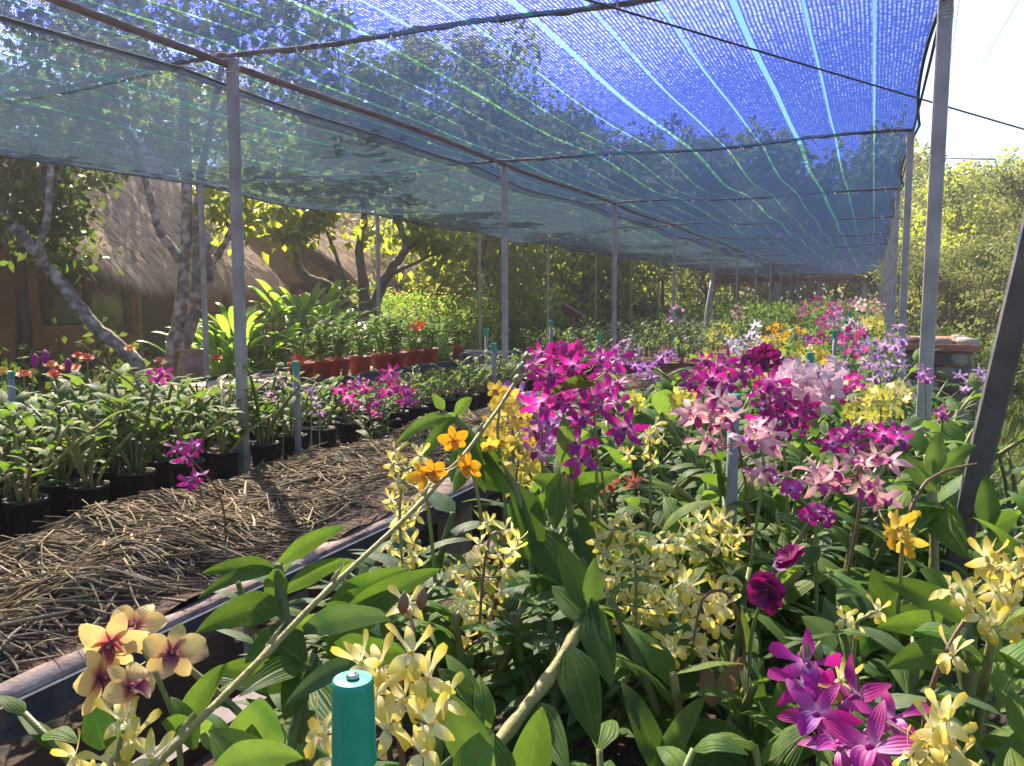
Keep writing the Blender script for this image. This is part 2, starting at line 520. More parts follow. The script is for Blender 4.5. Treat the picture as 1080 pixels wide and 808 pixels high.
pset('lemon', [(0, (.88, .86, .55)), (.4, (.86, .8, .3)), (1, (.8, .64, .04))], [(0, (.88, .85, .55)), (.6, (.83, .74, .16)), (1, (.78, .55, .03))])
pset('yellow', [(0, (.75, .62, .12)), (1, (.78, .52, .03))], [(0, (.7, .4, .03)), (1, (.8, .45, .03))])
pset('golden', [(0, (.75, .4, .02)), (1, (.82, .42, .01))], [(0, (.6, .2, .01)), (1, (.75, .35, .02))])
pset('chartreuse', [(0, (.55, .55, .1)), (1, (.62, .55, .06))], [(0, (.6, .4, .05)), (1, (.65, .5, .05))])
pset('apricot', [(0, (.3, .05, .08)), (.16, (.5, .16, .14)), (.38, (.8, .56, .2)), (1, (.84, .66, .22))], [(0, (.15, .01, .03)), (.6, (.35, .06, .1)), (1, (.8, .62, .3))])
pset('coral', [(0, (.6, .2, .1)), (1, (.55, .1, .06))], [(0, (.5, .1, .05)), (1, (.5, .08, .05))])
pset('scarlet', [(0, (.6, .12, .02)), (1, (.65, .05, .03))], [(0, (.6, .3, .03)), (1, (.6, .1, .03))])
pset('orange', [(0, (.7, .3, .02)), (1, (.75, .28, .03))], [(0, (.6, .3, .03)), (1, (.6, .2, .03))])

# ------------------------------------------------------------------ flower meshes: face +Z, up +Y, radius 1 = half span
FM = {}


def petals(mb, spec, n=7, m=4, jit=.12):
    for ang, L, W, prof, curl, lift, twist in spec:
        a = R(ang + rd.uniform(-7, 7))
        d = np.array([math.cos(a), math.sin(a), 0])
        L *= rd.uniform(1 - jit, 1 + jit)
        z = np.array([0, 0, 1.])
        sd = np.cross(z, d)
        sd = sd * math.cos(twist) + z * math.sin(twist) * rd.choice((-1, 1))
        curl += rd.uniform(-.12, .12)
        blades(mb, d * .06, d * L * .5 + z * lift, d * L + z * curl, W, sd, prof, n, m, -.12, .12, 0, cup=.25)


def flower(kind, scheme, var):
    k = (kind, scheme, var)
    if k in FM: return FM[k]
    a, b = MB(), MB()
    Z = np.array([0, 0, 1.])
    if kind == 'star':
        petals(a, [(90, 1, .17, 'narrow', -.12, .2, .1), (215, .95, .18, 'narrow', -.2, .15, .2), (325, .95, .18, 'narrow', -.2, .15, .2),
                   (160, 1.05, .2, 'spat' if var % 2 else 'narrow', -.05, .25, .3), (20, 1.05, .2, 'spat' if var % 2 else 'narrow', -.05, .25, .3)])
        blades(b, (0, -.02, .05), (0, -.12, .45), (0, -.62, .42), .24, (1, 0, 0), 'round', 6, 4, .5, .1)
        tubes(b, [[(0, 0, -.02), (0, .02, .15), (0, -.02, .25)]], .07, 6)
    elif kind == 'round':
        petals(a, [(90, .95, .27, 'round', -.05, .12, .0), (218, .92, .27, 'round', -.1, .1, .0), (322, .92, .27, 'round', -.1, .1, 0),
                   (158, 1.02, .38, 'round', .0, .18, .05), (22, 1.02, .38, 'round', 0, .18, .05)], 8, 6)
        blades(b, (0, 0, .05), (0, -.1, .45), (0, -.6, .3), .25, (1, 0, 0), 'round', 7, 4, .55, .15)
        blades(b, (0, 0, .05), (.1, -.02, .3), (.22, -.05, .38), .13, (0, 1, .2), 'round', 4, 2, .3)
        blades(b, (0, 0, .05), (-.1, -.02, .3), (-.22, -.05, .38), .13, (0, 1, .2), 'round', 4, 2, .3)
        tubes(b, [[(0, .02, -.02), (0, .05, .16), (0, 0, .27)]], .075, 6)
    elif kind == 'twist':
        petals(a, [(90, .85, .16, 'narrow', -.25, .2, .3), (212, .8, .2, 'narrow', -.2, .15, .2), (328, .8, .2, 'narrow', -.2, .15, .2),
                   (128, 1.1, .15, 'spat', .05, .3, .6), (52, 1.1, .15, 'spat', .05, .3, .6)])
        blades(b, (0, 0, .05), (0, -.15, .4), (0, -.75, .25), .22, (1, 0, 0), 'spat', 6, 4, .35, .15)
        tubes(b, [[(0, 0, -.02), (0, .03, .15), (0, 0, .22)]], .07, 6)
    elif kind == 'vanda':
        petals(a, [(90, .95, .42, 'round', -.1, .1, 0), (215, .95, .42, 'round', -.12, .1, 0), (325, .95, .42, 'round', -.12, .1, 0),
                   (160, 1, .46, 'round', -.08, .14, 0), (20, 1, .46, 'round', -.08, .14, 0)], 7, 5)
        blades(b, (0, 0, .05), (0, -.1, .3), (0, -.4, .2), .16, (1, 0, 0), 'round', 5, 2, .4)
    elif kind == 'ruff':
        petals(a, [(i * 30 + (15 if i > 11 else 0), 1 - .3 * (i > 11), .2, 'round', .15 + .25 * (i > 11), .1, 0) for i in range(24)], 4, 2)
        lathe(b, [(.02, .25), (.16, .22), (.2, .05), (.1, -.1)], k=8)
    elif kind == 'frill':
        petals(a, [(i * 51, 1 - .25 * (i > 6), .5, 'round', .1 + .3 * (i > 6), .12, .2) for i in range(13)], 8, 6)
        blades(b, (0, 0, .05), (0, -.1, .35), (0, -.4, .35), .2, (1, 0, 0), 'round', 5, 4, .5, .3)
    elif kind == 'small':
        petals(a, [(90 + i * 72, 1, .3, 'round', -.1, .15, 0) for i in range(5)], 3, 2)
        blades(b, (0, 0, .03), (0, -.1, .3), (0, -.4, .3), .16, (1, 0, 0), 'round', 2, 2, .3)
    # pedicel collar behind
    tubes(a, [[(0, 0, .02), (0, -.04, -.2), (0, -.16, -.42)]], [[.06, .05, .035]], 5)
    r = (a.mesh('flower', PM[scheme][0]), b.mesh('lip', PM[scheme][1]))
    FM[k] = r
    return r


def small_cluster(mb, c, rad, k, kind='small'):
    """k tiny five-petalled flowers round c, in one mesh (used for sprays too far to show their flowers apart)"""
    for i in range(k):
        p = c + np.array([U(-1, 1), U(-1, 1), U(-1, 1)]) * rad
        z = nrm(nrm(CAM - p) + U(-.6, .6, 3))
        x = nrm(np.cross((0, 0, 1.), z))
        y = np.cross(z, x)
        r = U(.018, .028)
        ang = np.arange(5) * 1.2566 + U(0, 6)
        d = np.cos(ang)[:, None] * x + np.sin(ang)[:, None] * y
        blades(mb, p + d * .002, p + d * r * .5 + z * .004, p + d * r - z * .003, r * .33, np.cross(z, d), 'round', 3, 2, .1)


# ------------------------------------------------------------------ orchid foliage variants (local origin at the plant's foot)
def foliage(h, canes, L, W, lean=.35, per=7, seed=0, n=7, m=4, spread=.03, prof='leaf', droop=1.0):
    st, lf = MB(), MB()
    for c in range(canes):
        az = c / canes * 6.28 + U(-.6, .6)
        o = np.array([math.cos(az), math.sin(az), 0])
        hh = h * U(.6, 1.08)
        ln = lean * U(.3, 1.2)
        base = o * spread * U(.3, 1)
        k = 8
        t = np.linspace(0, 1, k)[:, None]
        path = base + o * (t ** 1.6) * hh * ln + np.array([0, 0, 1.]) * t * hh
        rr = .0055 * (1 + .3 * np.sin(t[:, 0] * 3.14)) * (h / .35) ** .4
        tubes(st, path, rr[None], 6)
        nl = max(3, int(per * U(.7, 1.2)))
        pl = U(0, 3.14)
        tt = np.linspace(.32, 1, nl)
        pos = np.stack([np.interp(tt, t[:, 0], path[:, i]) for i in range(3)], -1)
        sg = np.where(np.arange(nl) % 2 == 0, 1, -1)
        azl = pl + U(-.5, .5, nl) + (sg < 0) * np.pi
        out = np.stack([np.cos(azl), np.sin(azl), np.zeros(nl)], -1)
        LL = L * U(.65, 1.1, nl) * (1.15 - .45 * tt)
        el = U(.15, .9, nl) + tt * .45
        up = np.array([0, 0, 1.])
        C = pos + out * (LL * .5 * np.cos(el))[:, None] + up * (LL * .52 * np.sin(el))[:, None]
        B = pos + out * (LL * np.cos(el * .55))[:, None] + up * (LL * (np.sin(el) * .75 - .38 * droop * U(.2, 1.2, nl)))[:, None]
        sd = np.cross(out, up) + U(-.3, .3, (nl, 3))
        blades(lf, pos, C, B, W * U(.75, 1.15, nl), sd, prof, n, m, .22, .06)
    return st, lf


FV = []
for i in range(7):
    s_, l_ = foliage(rd.uniform(.3, .4), rd.choice((4, 5, 6)), rd.uniform(.15, .2), rd.uniform(.02, .028), rd.uniform(.5, .9), 8)
    FV.append((s_.mesh('cane', M['stem']), l_.mesh('foliage', M[('leaf', 'leaf_pale', 'leaf_grey', 'leaf', 'leaf_mid', 'leaf_pale', 'leaf_mid')[i]])))
FS = []
for i in range(6):   # smaller, for pots and the farther benches
    s_, l_ = foliage(rd.uniform(.2, .28), rd.choice((5, 6)), .125, .017, .8, 7, n=5, m=2)
    FS.append((s_.mesh('cane', M['stem_tan' if i % 2 else 'stem']), l_.mesh('foliage', M[('leaf_mid', 'leaf_pale', 'leaf', 'leaf_grey', 'leaf_mid', 'leaf')[i]])))
FB = []
for i in range(5):   # clumps
    s_, l_ = foliage(rd.uniform(.38, .5), 9, .17, .024, .75, 7, n=3, m=2, spread=.1)
    FB.append((s_.mesh('cane', M['stem']), l_.mesh('foliage', M[('leaf_mid', 'leaf', 'leaf_pale', 'leaf_mid', 'leaf_grey')[i]])))

BENCH = .92


def plant(loc, lib, i, label, name='orchid_plant', cat='orchid', group=None, sc=1, rz=None, parts=True):
    r = empty(name, loc, label, cat, group)
    rz = rd.uniform(0, 6.28) if rz is None else rz
    inst('cane', lib[i][0], r, rot=(0, 0, rz), sc=sc)
    inst('foliage', lib[i][1], r, rot=(0, 0, rz), sc=sc)
    return r


def face(o, p, toward, root, sc, up=(0, 0, 1), roll=0):
    z = Vector(toward).normalized()
    x = Vector(up).cross(z).normalized()
    y = z.cross(x)
    m = Matrix((x, y, z)).transposed().to_4x4() @ Matrix.Rotation(roll, 4, 'Z')
    o.rotation_euler = m.to_euler()
    o.location = Vector(p) - Vector(root)
    o.scale = (sc, sc, sc)


def spray(label, kind, scheme, pts, d, size=.03, foot=None, lib=None, fi=None, fsc=1, stem='spike', name='flowering_orchid', cat='orchid',
          jd=.04, group=None, buds=0, arch=None, srad=.0022, lean=.5, foot_z=BENCH, facing=.75, lip=True):
    """a plant whose flowering stem carries one flower at each listed spot"""
    if kind == 'star': size *= .92
    W = np.array([P(p[0], p[1], (p[2] if len(p) > 2 else d) + U(-jd, jd)) for p in pts])
    mean = W.mean(0)
    if foot is None:
        foot = np.array([mean[0] + U(-.06, .06), mean[1] + U(.0, .1), foot_z])
    root = empty(name, foot, label, cat, group)
    lib = lib or FV
    if lib != 'none':
        fi = rd.randrange(len(lib)) if fi is None else fi
        rz = rd.uniform(0, 6.28)
        inst('cane', lib[fi][0], root, rot=(0, 0, rz), sc=fsc)
        inst('foliage', lib[fi][1], root, rot=(0, 0, rz), sc=fsc)
    # the stem: from the foot, up under the cluster, then through it
    order = np.argsort(W[:, 2])
    top = W[order[-1]]
    cen = mean * .6 + np.array([*(W[order[0]][:2]), W[order[0]][2]]) * .4
    if arch is None:
        ctrl = [foot, foot * .5 + mean * .5 + np.array([0, 0, -.06]), cen, mean, top]
    else:
        ctrl = [foot] + [P(*a) for a in arch]
    ctrl = np.array(ctrl)
    tt = np.linspace(0, len(ctrl) - 1, 22)
    path = np.stack([np.interp(tt, np.arange(len(ctrl)), ctrl[:, i]) for i in range(3)], -1)
    for _ in range(3):
        path[1:-1] = path[1:-1] * .4 + (path[:-2] + path[2:]) * .3
    sp = MB()
    tubes(sp, path, np.linspace(srad * 1.5, srad * .7, 22)[None], 6)
    for w_ in W:
        cand = path[8:]
        dd = np.linalg.norm(cand - w_, axis=1) + np.maximum(0, cand[:, 2] - w_[2]) * .5
        a = cand[np.argmin(dd)]
        back = w_ - nrm(CAM - w_) * size * .4
        tubes(sp, [[a, a * .5 + back * .5 + (0, 0, -.006), back]], .0011, 4, mat=0)
    for b in range(buds):
        e = path[-1 - (b % 3) * 2] + U(-.015, .015, 3) + np.array([0, 0, .012 * b])
        tubes(sp, [[e, e + (.0, .0, .006), e + (.001, 0, .013), e + (.002, 0, .02)]], [[.002, .005, .0045, .001]], 6)
    so_ = sp.build('flower_stem', M[stem], root)
    for j, w_ in enumerate(W):
        me, lp = flower(kind, scheme, rd.randrange(4))
        o = bpy.data.objects.new('flower', me)
        COL.objects.link(o)
        o.parent = so_
        to = nrm(CAM - w_) * facing + U(-.55, .55, 3) + np.array([0, 0, .08])
        face(o, w_, to, foot, size * rd.uniform(.85, 1.15), roll=rd.uniform(-.4, .4))
        if lip: inst('lip', lp, o)
    return root


def rectpts(cx, cy, rx, ry, n, seed=None):
    out, tries = [], 0
    while len(out) < n and tries < 4000:
        tries += 1
        x, y = rd.uniform(-1, 1), rd.uniform(-1, 1)
        if x * x + y * y > 1: continue
        p = (cx + x * rx, cy + y * ry)
        if all((p[0] - o[0]) ** 2 + (p[1] - o[1]) ** 2 > (rx * ry * 1.6 / n) for o in out): out.append(p)
    return out


exec_sections = None
# ------------------------------------------------------------------ ground
def sheet(name, x0, x1, y0, y1, nx, ny, zf, mat, kind='structure', label=None):
    xs, ys = np.linspace(x0, x1, nx), np.linspace(y0, y1, ny)
    X, Y = np.meshgrid(xs, ys, indexing='ij')
    v = np.stack([X, Y, zf(X, Y)], -1)
    i, j = np.meshgrid(np.arange(nx - 1), np.arange(ny - 1), indexing='ij')
    a = (i * ny + j).ravel()
    mb = MB().add(v, np.stack([a, a + ny, a + ny + 1, a + 1], -1))
    o = mb.build(name, mat)
    tag(o, label, None, None, kind)
    return o


def gz(X, Y):
    g = .02 * np.sin(X * 2.3 + 1.1 * np.sin(Y * 1.7)) * np.cos(Y * 1.9)
    bank = np.clip((X - 1.4) / 4, 0, 1) ** 1.1 * np.clip((Y - 4) / 6, 0, 1) * 1.15
    return g + bank + np.clip((Y - 45) / 60, 0, 1) * 1.5


def gz1(x, y): return float(gz(np.array(x, float), np.array(y, float)))


sheet('ground', -40, 30, -6, 70, 220, 220, gz, M['ground'])
far = MB()
for (a, b, c, d) in ((-900, -40, -900, 900), (30, 900, -900, 900), (-40, 30, 70, 900), (-40, 30, -900, -6)):
    far.add([(a, c, -.05), (b, c, -.05), (b, d, -.05), (a, d, -.05)], [(0, 1, 2, 3)])
tag(far.build('ground_far', M['ground']), kind='structure')
mb = MB()
box(mb, (.75, 5.4, 0), (4.5, 6.3, .1))
tag(mb.build('concrete_path', M['path']), kind='structure')
mb = MB()
box(mb, (-4.75, 2.2, -.01), (-4.05, 16, .06))
tag(mb.build('garden_path', M['path']), kind='structure')

# ------------------------------------------------------------------ shade net
NETZ = EYE + .93
XR, XM, XL, STEP, Y0 = .16, -2.275, -4.95, 2.55, 2.5
NB = 12
BY = [Y0 + STEP * i for i in range(-2, NB)]
YEND = BY[-1]


def netmat(name='shade_net_weave', thc=(.018, .05, .13), tht=(.085, .13, .66), bdc=(.012, .2, .17), cov=1.12):
    m, nt, N = newmat(name)
    tc = N('ShaderNodeTexCoord')
    sp = N('ShaderNodeSeparateXYZ')
    lk(nt, tc.outputs['Object'], sp.inputs[0])
    x, y = sp.outputs[0], sp.outputs[1]
    n1 = N('ShaderNodeTexNoise')
    n1.inputs['Scale'].default_value = 6
    n1.inputs['Detail'].default_value = 4
    lk(nt, tc.outputs['Object'], n1.inputs['Vector'])
    wob = math_(nt, 'MULTIPLY', math_(nt, 'SUBTRACT', n1.outputs['Fac'], .5), .01)
    x2 = math_(nt, 'ADD', x, wob)
    y2 = math_(nt, 'ADD', y, math_(nt, 'MULTIPLY', wob, 1.6))
    fx = math_(nt, 'FRACT', math_(nt, 'DIVIDE', x2, .0135))
    # filler threads lean to and fro between the chain stitches
    zz = math_(nt, 'MULTIPLY', math_(nt, 'PINGPONG', math_(nt, 'DIVIDE', x2, .0135), 1), .006)
    fy = math_(nt, 'FRACT', math_(nt, 'DIVIDE', math_(nt, 'ADD', y2, zz), .0095))
    # round threads close up as the net is looked through at a slant
    ge = N('ShaderNodeNewGeometry')
    dt = N('ShaderNodeVectorMath', operation='DOT_PRODUCT')
    lk(nt, ge.outputs['Incoming'], dt.inputs[0])
    lk(nt, ge.outputs['True Normal'], dt.inputs[1])
    inv = math_(nt, 'DIVIDE', 1, math_(nt, 'MAXIMUM', math_(nt, 'ABSOLUTE', dt.outputs['Value']), .23))
    lx = math_(nt, 'LESS_THAN', fx, math_(nt, 'MULTIPLY', inv, .13 * cov))
    nz = noise(nt, 55, 2)
    wy = math_(nt, 'MULTIPLY', math_(nt, 'MULTIPLY', nz, inv), .42 * cov)
    ly = math_(nt, 'LESS_THAN', fy, wy)
    thread = math_(nt, 'MAXIMUM', lx, ly)
    # woven bands every 20 cm, each third one wide
    b = math_(nt, 'ADD', x, 10.04)
    k = math_(nt, 'FRACT', math_(nt, 'DIVIDE', b, .2))
    k3 = math_(nt, 'FRACT', math_(nt, 'DIVIDE', b, .6))
    wd = math_(nt, 'MULTIPLY_ADD', math_(nt, 'LESS_THAN', k3, .3333), .055, .05)
    band = math_(nt, 'LESS_THAN', k, wd)
    # thread: blue plastic, part clear
    def plastic(dc, tcol, fac, tfac):
        d = N('ShaderNodeBsdfPrincipled')
        d.inputs['Base Color'].default_value = (*dc, 1)
        d.inputs['Roughness'].default_value = .4
        t = N('ShaderNodeBsdfTranslucent')
        t.inputs[0].default_value = (*dc, 1)
        a = N('ShaderNodeMixShader')
        a.inputs[0].default_value = .5
        lk(nt, d.outputs[0], a.inputs[1])
        lk(nt, t.outputs[0], a.inputs[2])
        c = N('ShaderNodeBsdfTransparent')
        c.inputs[0].default_value = (*tcol, 1)
        e = N('ShaderNodeMixShader')
        e.inputs[0].default_value = tfac
        lk(nt, a.outputs[0], e.inputs[1])
        lk(nt, c.outputs[0], e.inputs[2])
        return e.outputs[0]
    th = plastic(thc, tht, 0, .5)
    bd = plastic(bdc, (.36, .56, .97), 0, .66)
    tr = N('ShaderNodeBsdfTransparent')
    a = N('ShaderNodeMixShader')
    lk(nt, thread, a.inputs[0])
    lk(nt, tr.outputs[0], a.inputs[1])
    lk(nt, th, a.inputs[2])
    c = N('ShaderNodeMixShader')
    lk(nt, band, c.inputs[0])
    lk(nt, a.outputs[0], c.inputs[1])
    lk(nt, bd, c.inputs[2])
    lk(nt, c.outputs[0], N('ShaderNodeOutputMaterial').inputs[0])
    return m


M['net'] = netmat()
M['net_grey_glare'] = netmat('shade_net_grey_glare', (.045, .085, .15), (.09, .19, .55), (.02, .22, .2), .95)  # greyer, paler threads, in part painting in the glare over this sheet


def netz(X, Y):
    ph = (Y - Y0) / STEP
    sag = np.abs(np.sin(np.pi * ph)) ** 1.3
    side = np.clip((X - XL) / (XR - XL), 0, 1)
    xs = np.where(X > XM, np.abs(np.sin(np.pi * (X - XM) / (XR - XM))), np.abs(np.sin(np.pi * (X - XL) / (XM - XL))))
    return NETZ + .012 - sag * (.032 + .015 * np.sin(Y * 1.3)) - xs * .05 + .012 * np.sin(X * 3.1 + Y * 2.3) * sag


def net(name, x0, x1, label, hemx):
    nx, ny = 60, 300
    xs, ys = np.linspace(x0, x1, nx), np.linspace(BY[0], YEND, ny)
    X, Y = np.meshgrid(xs, ys, indexing='ij')
    Xw = X + np.where((X == x1) & (name != ''), -.05 * np.abs(np.sin(np.pi * (Y - Y0) / STEP)), 0) if x1 > 0 else X
    v = np.stack([Xw, Y, netz(X, Y) + (.0 if x1 > 0 else -.035)], -1)
    i, j = np.meshgrid(np.arange(nx - 1), np.arange(ny - 1), indexing='ij')
    a = (i * ny + j).ravel()
    root = empty(name, (x0, BY[0], NETZ), label, 'shade net', 'shade net sheets over the nursery')
    MB().add(v, np.stack([a, a + ny, a + ny + 1, a + 1], -1)).build('net_cloth', M['net' if x1 > 0 else 'net_grey_glare'], root, (0, 0, 0)).location = (-x0, -BY[0], -NETZ)
    h = MB()
    for ii in hemx:
        tubes(h, v[ii], .007, 6)
    h.build('hem', M['hem'], root)
    return root


net('shade_net', -2.62, XR + .03, 'wide blue shade net sheet stretched over the flower bench, with light blue bands', [0, 59])
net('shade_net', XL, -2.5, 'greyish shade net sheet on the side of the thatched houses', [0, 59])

ordn = ['first', 'second', 'third', 'fourth', 'fifth', 'sixth', 'seventh', 'eighth', 'ninth', 'tenth', 'eleventh', 'twelfth', 'thirteenth', 'fourteenth', 'fifteenth',
        'sixteenth', 'seventeenth', 'eighteenth', 'nineteenth', 'twentieth', 'twenty-first', 'twenty-second', 'twenty-third', 'twenty-fourth', 'twenty-fifth', 'twenty-sixth',
        'twenty-seventh', 'twenty-eighth', 'twenty-ninth', 'thirtieth']
for i, y in enumerate(BY):
    if i < 2: continue
    k = i - 2
    r = empty('net_crossbar', (XM, y, NETZ), f'{ordn[k]} dark crossbar under the shade net counting away from the camera', 'crossbar', 'crossbars holding up the shade net')
    n = 40
    X = np.linspace(XL, XR, n)
    Z = NETZ - .004 + .008 * np.sin(X * 5 + i) - .025 * np.abs(np.sin(np.pi * (X - XM) / 2.4))
    pth = np.stack([X, np.full(n, y) + .006 * np.sin(X * 7), Z], -1)
    mb = MB()
    tubes(mb, pth, .009, 7)
    if k < 3:
        a = np.linspace(0, 150, 400)
        xx = np.linspace(XL, XR, 400)
        zz = np.interp(xx, X, Z)
        tubes(mb, np.stack([xx, y + .010 * np.cos(a), zz + .010 * np.sin(a)], -1), .0035, 5)
    mb.build('bar', M['bar'], r)
    if k < 9:
        for x in np.arange(-4.76, .1, .4 if k < 3 else .8):
            mb = MB()
            z = np.interp(x, X, Z)
            aa = np.linspace(0, 6.4, 9)
            tubes(mb, np.stack([x + .004 * aa, y + .02 * np.cos(aa), z + .02 * np.sin(aa)], -1), .003, 4)
            tubes(mb, [[(x + .01, y - .015, z - .01), (x + .015, y - .02, z - .035), (x + .03, y - .02, z - .045)]], .002, 4)
            mb.build('tie', M['tie'], r)
r = empty('net_purlin', (XM, Y0, NETZ), 'long rusty pipe running lengthwise under the shade net on the tops of the posts', 'purlin')
mb = MB()
yy = np.linspace(BY[0], YEND, 60)
tubes(mb, np.stack([np.full(60, XM), yy, NETZ - .035 + .01 * np.sin(yy * 2)], -1), .0145, 8)
mb.build('pipe_run', M['rust'], r)
for n_, x, lab in (('edge_wire', XR, 'dark wire along the open right-hand edge of the shade net'), ('edge_wire', XL, 'dark wire along the shade net edge facing the thatched houses')):
    mb = MB()
    tubes(mb, np.stack([x + .0 * yy, yy, NETZ - .01 - .02 * np.abs(np.sin(np.pi * (yy - Y0) / STEP))], -1), .006, 5)
    tag(mb.build(n_, M['cable'], None, (x, Y0, NETZ)), lab, 'wire', 'wires along the net edges')

# posts
for i, y in enumerate(BY):
    if i < 2: continue
    k = i - 2
    for x, row, wd, dx in ((XM, 'in the middle row of net posts', .035, .0), (XL, 'in the row of net posts before the thatched houses', .034, 0), (XR, 'in the right-hand row of net posts by the grass bank', .036, 0)):
        if x == XL and k == 0: continue
        top = NETZ - .02 if x != XR or k else 3.2
        yy_ = y + (.42 if x == XR and k == 0 else 0)
        mb = MB()
        lx = rd.uniform(-.015, .015)
        sqtube(mb, (x + dx, yy_, -.1), (x + dx + lx, yy_, top), wd if not (x == XR and k == 0) else .042)
        what = 'tall pale steel post' if x == XR and k == 0 else 'steel post'
        lab = f'{what}, {ordn[k]} {row}' if not (x == XR and k == 0) else 'tallest pale steel post, reaching out of the picture beside the net edge'
        po = tag(mb.build('net_post', M['galv'], None, (x, yy_, 0)), lab, 'post', 'steel posts holding up the shade net')
        if k < 4:
            mb = MB()
            aa = np.linspace(0, 25, 66)
            rr_ = wd * .5 / np.maximum(np.abs(np.cos(aa)), np.abs(np.sin(aa))) + .002
            tubes(mb, np.stack([x + lx + rr_ * np.cos(aa), yy_ + rr_ * np.sin(aa), NETZ - .08 + aa * .0016], -1), .0022, 5)
            mb.build('wire_binding', M['tie'], po)
A = P(1012, 575, 1.5)
B = P(1112, 160, 1.22)
T = nrm(B - A)
mb = MB()
sqtube(mb, A - T * 1.0, B + T * .5, .038)
# small channel lip along the brace
tag(mb.build('leaning_brace', M['galv_dark'], None, tuple(A - T * 1.0)), 'dark steel brace leaning outward beside the flower bench', 'brace')
# guy cable
a, b = P(600, -12, 2.2), P(1080, 131, 3.3)
t = np.linspace(-1.2, 3, 30)[:, None]
c = a + (b - a) * t
c[:, 2] -= .02 * np.sin(np.clip((t[:, 0] + 1.2) / 4.2, 0, 1) * np.pi)
mb = MB()
tubes(mb, c, .0035, 5)
tag(mb.build('guy_cable', M['cable'], None, tuple(c[0])), 'thin black cable slanting down under the blue net to the right', 'cable')
for k, (x1, y1, x2, y2) in enumerate(((1012, 0, 1003, 60), (1075, 0, 1040, 60))):
    a, b = P(x1, y1, 9), P(x2, y2, 12)
    t = np.linspace(-2, 6, 12)[:, None]
    mb = MB()
    c = a + (b - a) * t
    tubes(mb, c, .003, 4)
    tag(mb.build('overhead_wire', M['cable'], None, tuple(c[0])), ('thin overhead wire beside the tall post in the pale sky', 'thin overhead wire near the top right corner of the sky')[k], 'wire')

# ------------------------------------------------------------------ benches
def bench(name, x0, x1, y0, y1, z, label, legs, top='soil', legmat='concrete', rail='rail'):
    r = empty(name, (x0, y0, 0), label, 'bench', 'long nursery benches')
    mb = MB()
    box(mb, (x0 + .03, y0 + .03, z - .045), (x1 - .03, y1 - .03, z - .02))
    mb.build('bench_top', M[top], r)
    for nm, xa, xb, mt in (('side_rail', x0 - .02, x0 + .028, rail), ('side_rail', x1 - .028, x1 + .02, rail)):
        mb = MB()
        box(mb, (xa, y0, z - .034), (xb, y1, z + .004))
        box(mb, (xa - .004, y0, z - .05), (xb + .004, y1, z - .0345))
        mb.build(nm, M[mt], r)
    for y in legs:
        for x in (x0 + .05, x1 - .05):
            mb = MB()
            box(mb, (x - .045, y - .04, -.05), (x + .045, y + .04, z - .0505))
            box(mb, (x - .06, y - .055, -.05), (x + .06, y + .055, .05))
            mb.build('leg', M[legmat], r)
    return r


LY = float(PX(480, 545, -1.27)[1])
tb = bench('tray_bench', -2.02, -1.22, .1, 6.6, .92, 'long bench covered with a mat of dried orchid canes', [LY - 2.2, LY, LY + 2.2, LY + 4.1], top='board')
mb = MB()
n = 60
yb = np.linspace(.1, 6.6, n)
zb = .935 + .012 * np.sin(yb * 3) + U(-.004, .004, n)
ed = np.stack([-1.27 + .03 * np.sin(yb * 2.1) + U(-.012, .012, n), yb, zb], -1)
for side in (0,):
    v = np.stack([ed, np.stack([np.full(n, -1.215), yb, np.full(n, .932)], -1), np.stack([np.full(n, -1.21), yb, np.full(n, .91)], -1)], 1)
    a = np.arange(n - 1) * 3
    f = np.concatenate([np.stack([a, a + 1, a + 4, a + 3], -1), np.stack([a + 1, a + 2, a + 5, a + 4], -1)])
    mb.add(v, f)
mb.build('edge_board', M['board'], tb)


def mulchz(X, Y):
    u_ = np.clip((X + 2.0) / .74, 0, 1)
    return .925 + .014 * np.sin(u_ * np.pi) ** .5 + .016 * np.sin(Y * 7 + X * 5) + .012 * np.sin(X * 19 + Y * 4) + .008 * np.sin(Y * 23 - X * 9)


o = sheet('mulch_bed', -1.99, -1.25, .14, 6.56, 60, 400, mulchz, M['mulch'], 'stuff', 'dark root mulch under the dried canes on the bench')
mb = MB()
nb = 2000
for b in range(nb):
    cx, cy = U(-1.95, -1.37), U(.2, 6.5)
    if math.sin(cx * 9 + cy * 2.2) + math.sin(cy * 5.3 - cx * 4) < -1.25: continue
    if cx > -1.5 and rd.random() < .4: continue
    m_ = rd.randrange(5, 13)
    ang = rd.gauss(.2, .42) + (1.2 if rd.random() < .12 else 0)
    L = U(.06, .24, m_)
    a = ang + rng.normal(0, .3, m_)
    c = np.stack([cx + rng.normal(0, .05, m_), cy + rng.normal(0, .05, m_)], -1)
    t = np.linspace(-.5, .5, 6)
    bow = rng.normal(0, .25, m_)
    dx, dy = np.cos(a), np.sin(a)
    X = c[:, :1] + dx[:, None] * L[:, None] * t - dy[:, None] * (bow[:, None] * L[:, None] * (.25 - t * t))
    Y = c[:, 1:] + dy[:, None] * L[:, None] * t + dx[:, None] * (bow[:, None] * L[:, None] * (.25 - t * t))
    X = np.clip(X, -2.0, -1.24)
    Z = mulchz(X, Y) + U(.0, .022, m_)[:, None] + rng.normal(0, .12, m_)[:, None] * t * L[:, None]
    r_ = U(.0014, .0042, m_) * (1.25 if rd.random() < .2 else 1)
    rr = r_[:, None] * (1 - .55 * np.abs(t * 2)[None] ** 2) * (1 + .18 * np.sin(t * 40)[None])
    tubes(mb, np.stack([X, Y, Z], -1), rr, 5, rnd=np.clip(rd.uniform(.15, .65) + rng.normal(0, .28, m_), 0, 1))
tag(mb.build('dried_canes', M['twig']), 'mat of tan and grey dried orchid canes laid on the bench', None, None, 'stuff')
mb = MB()
K = 2600
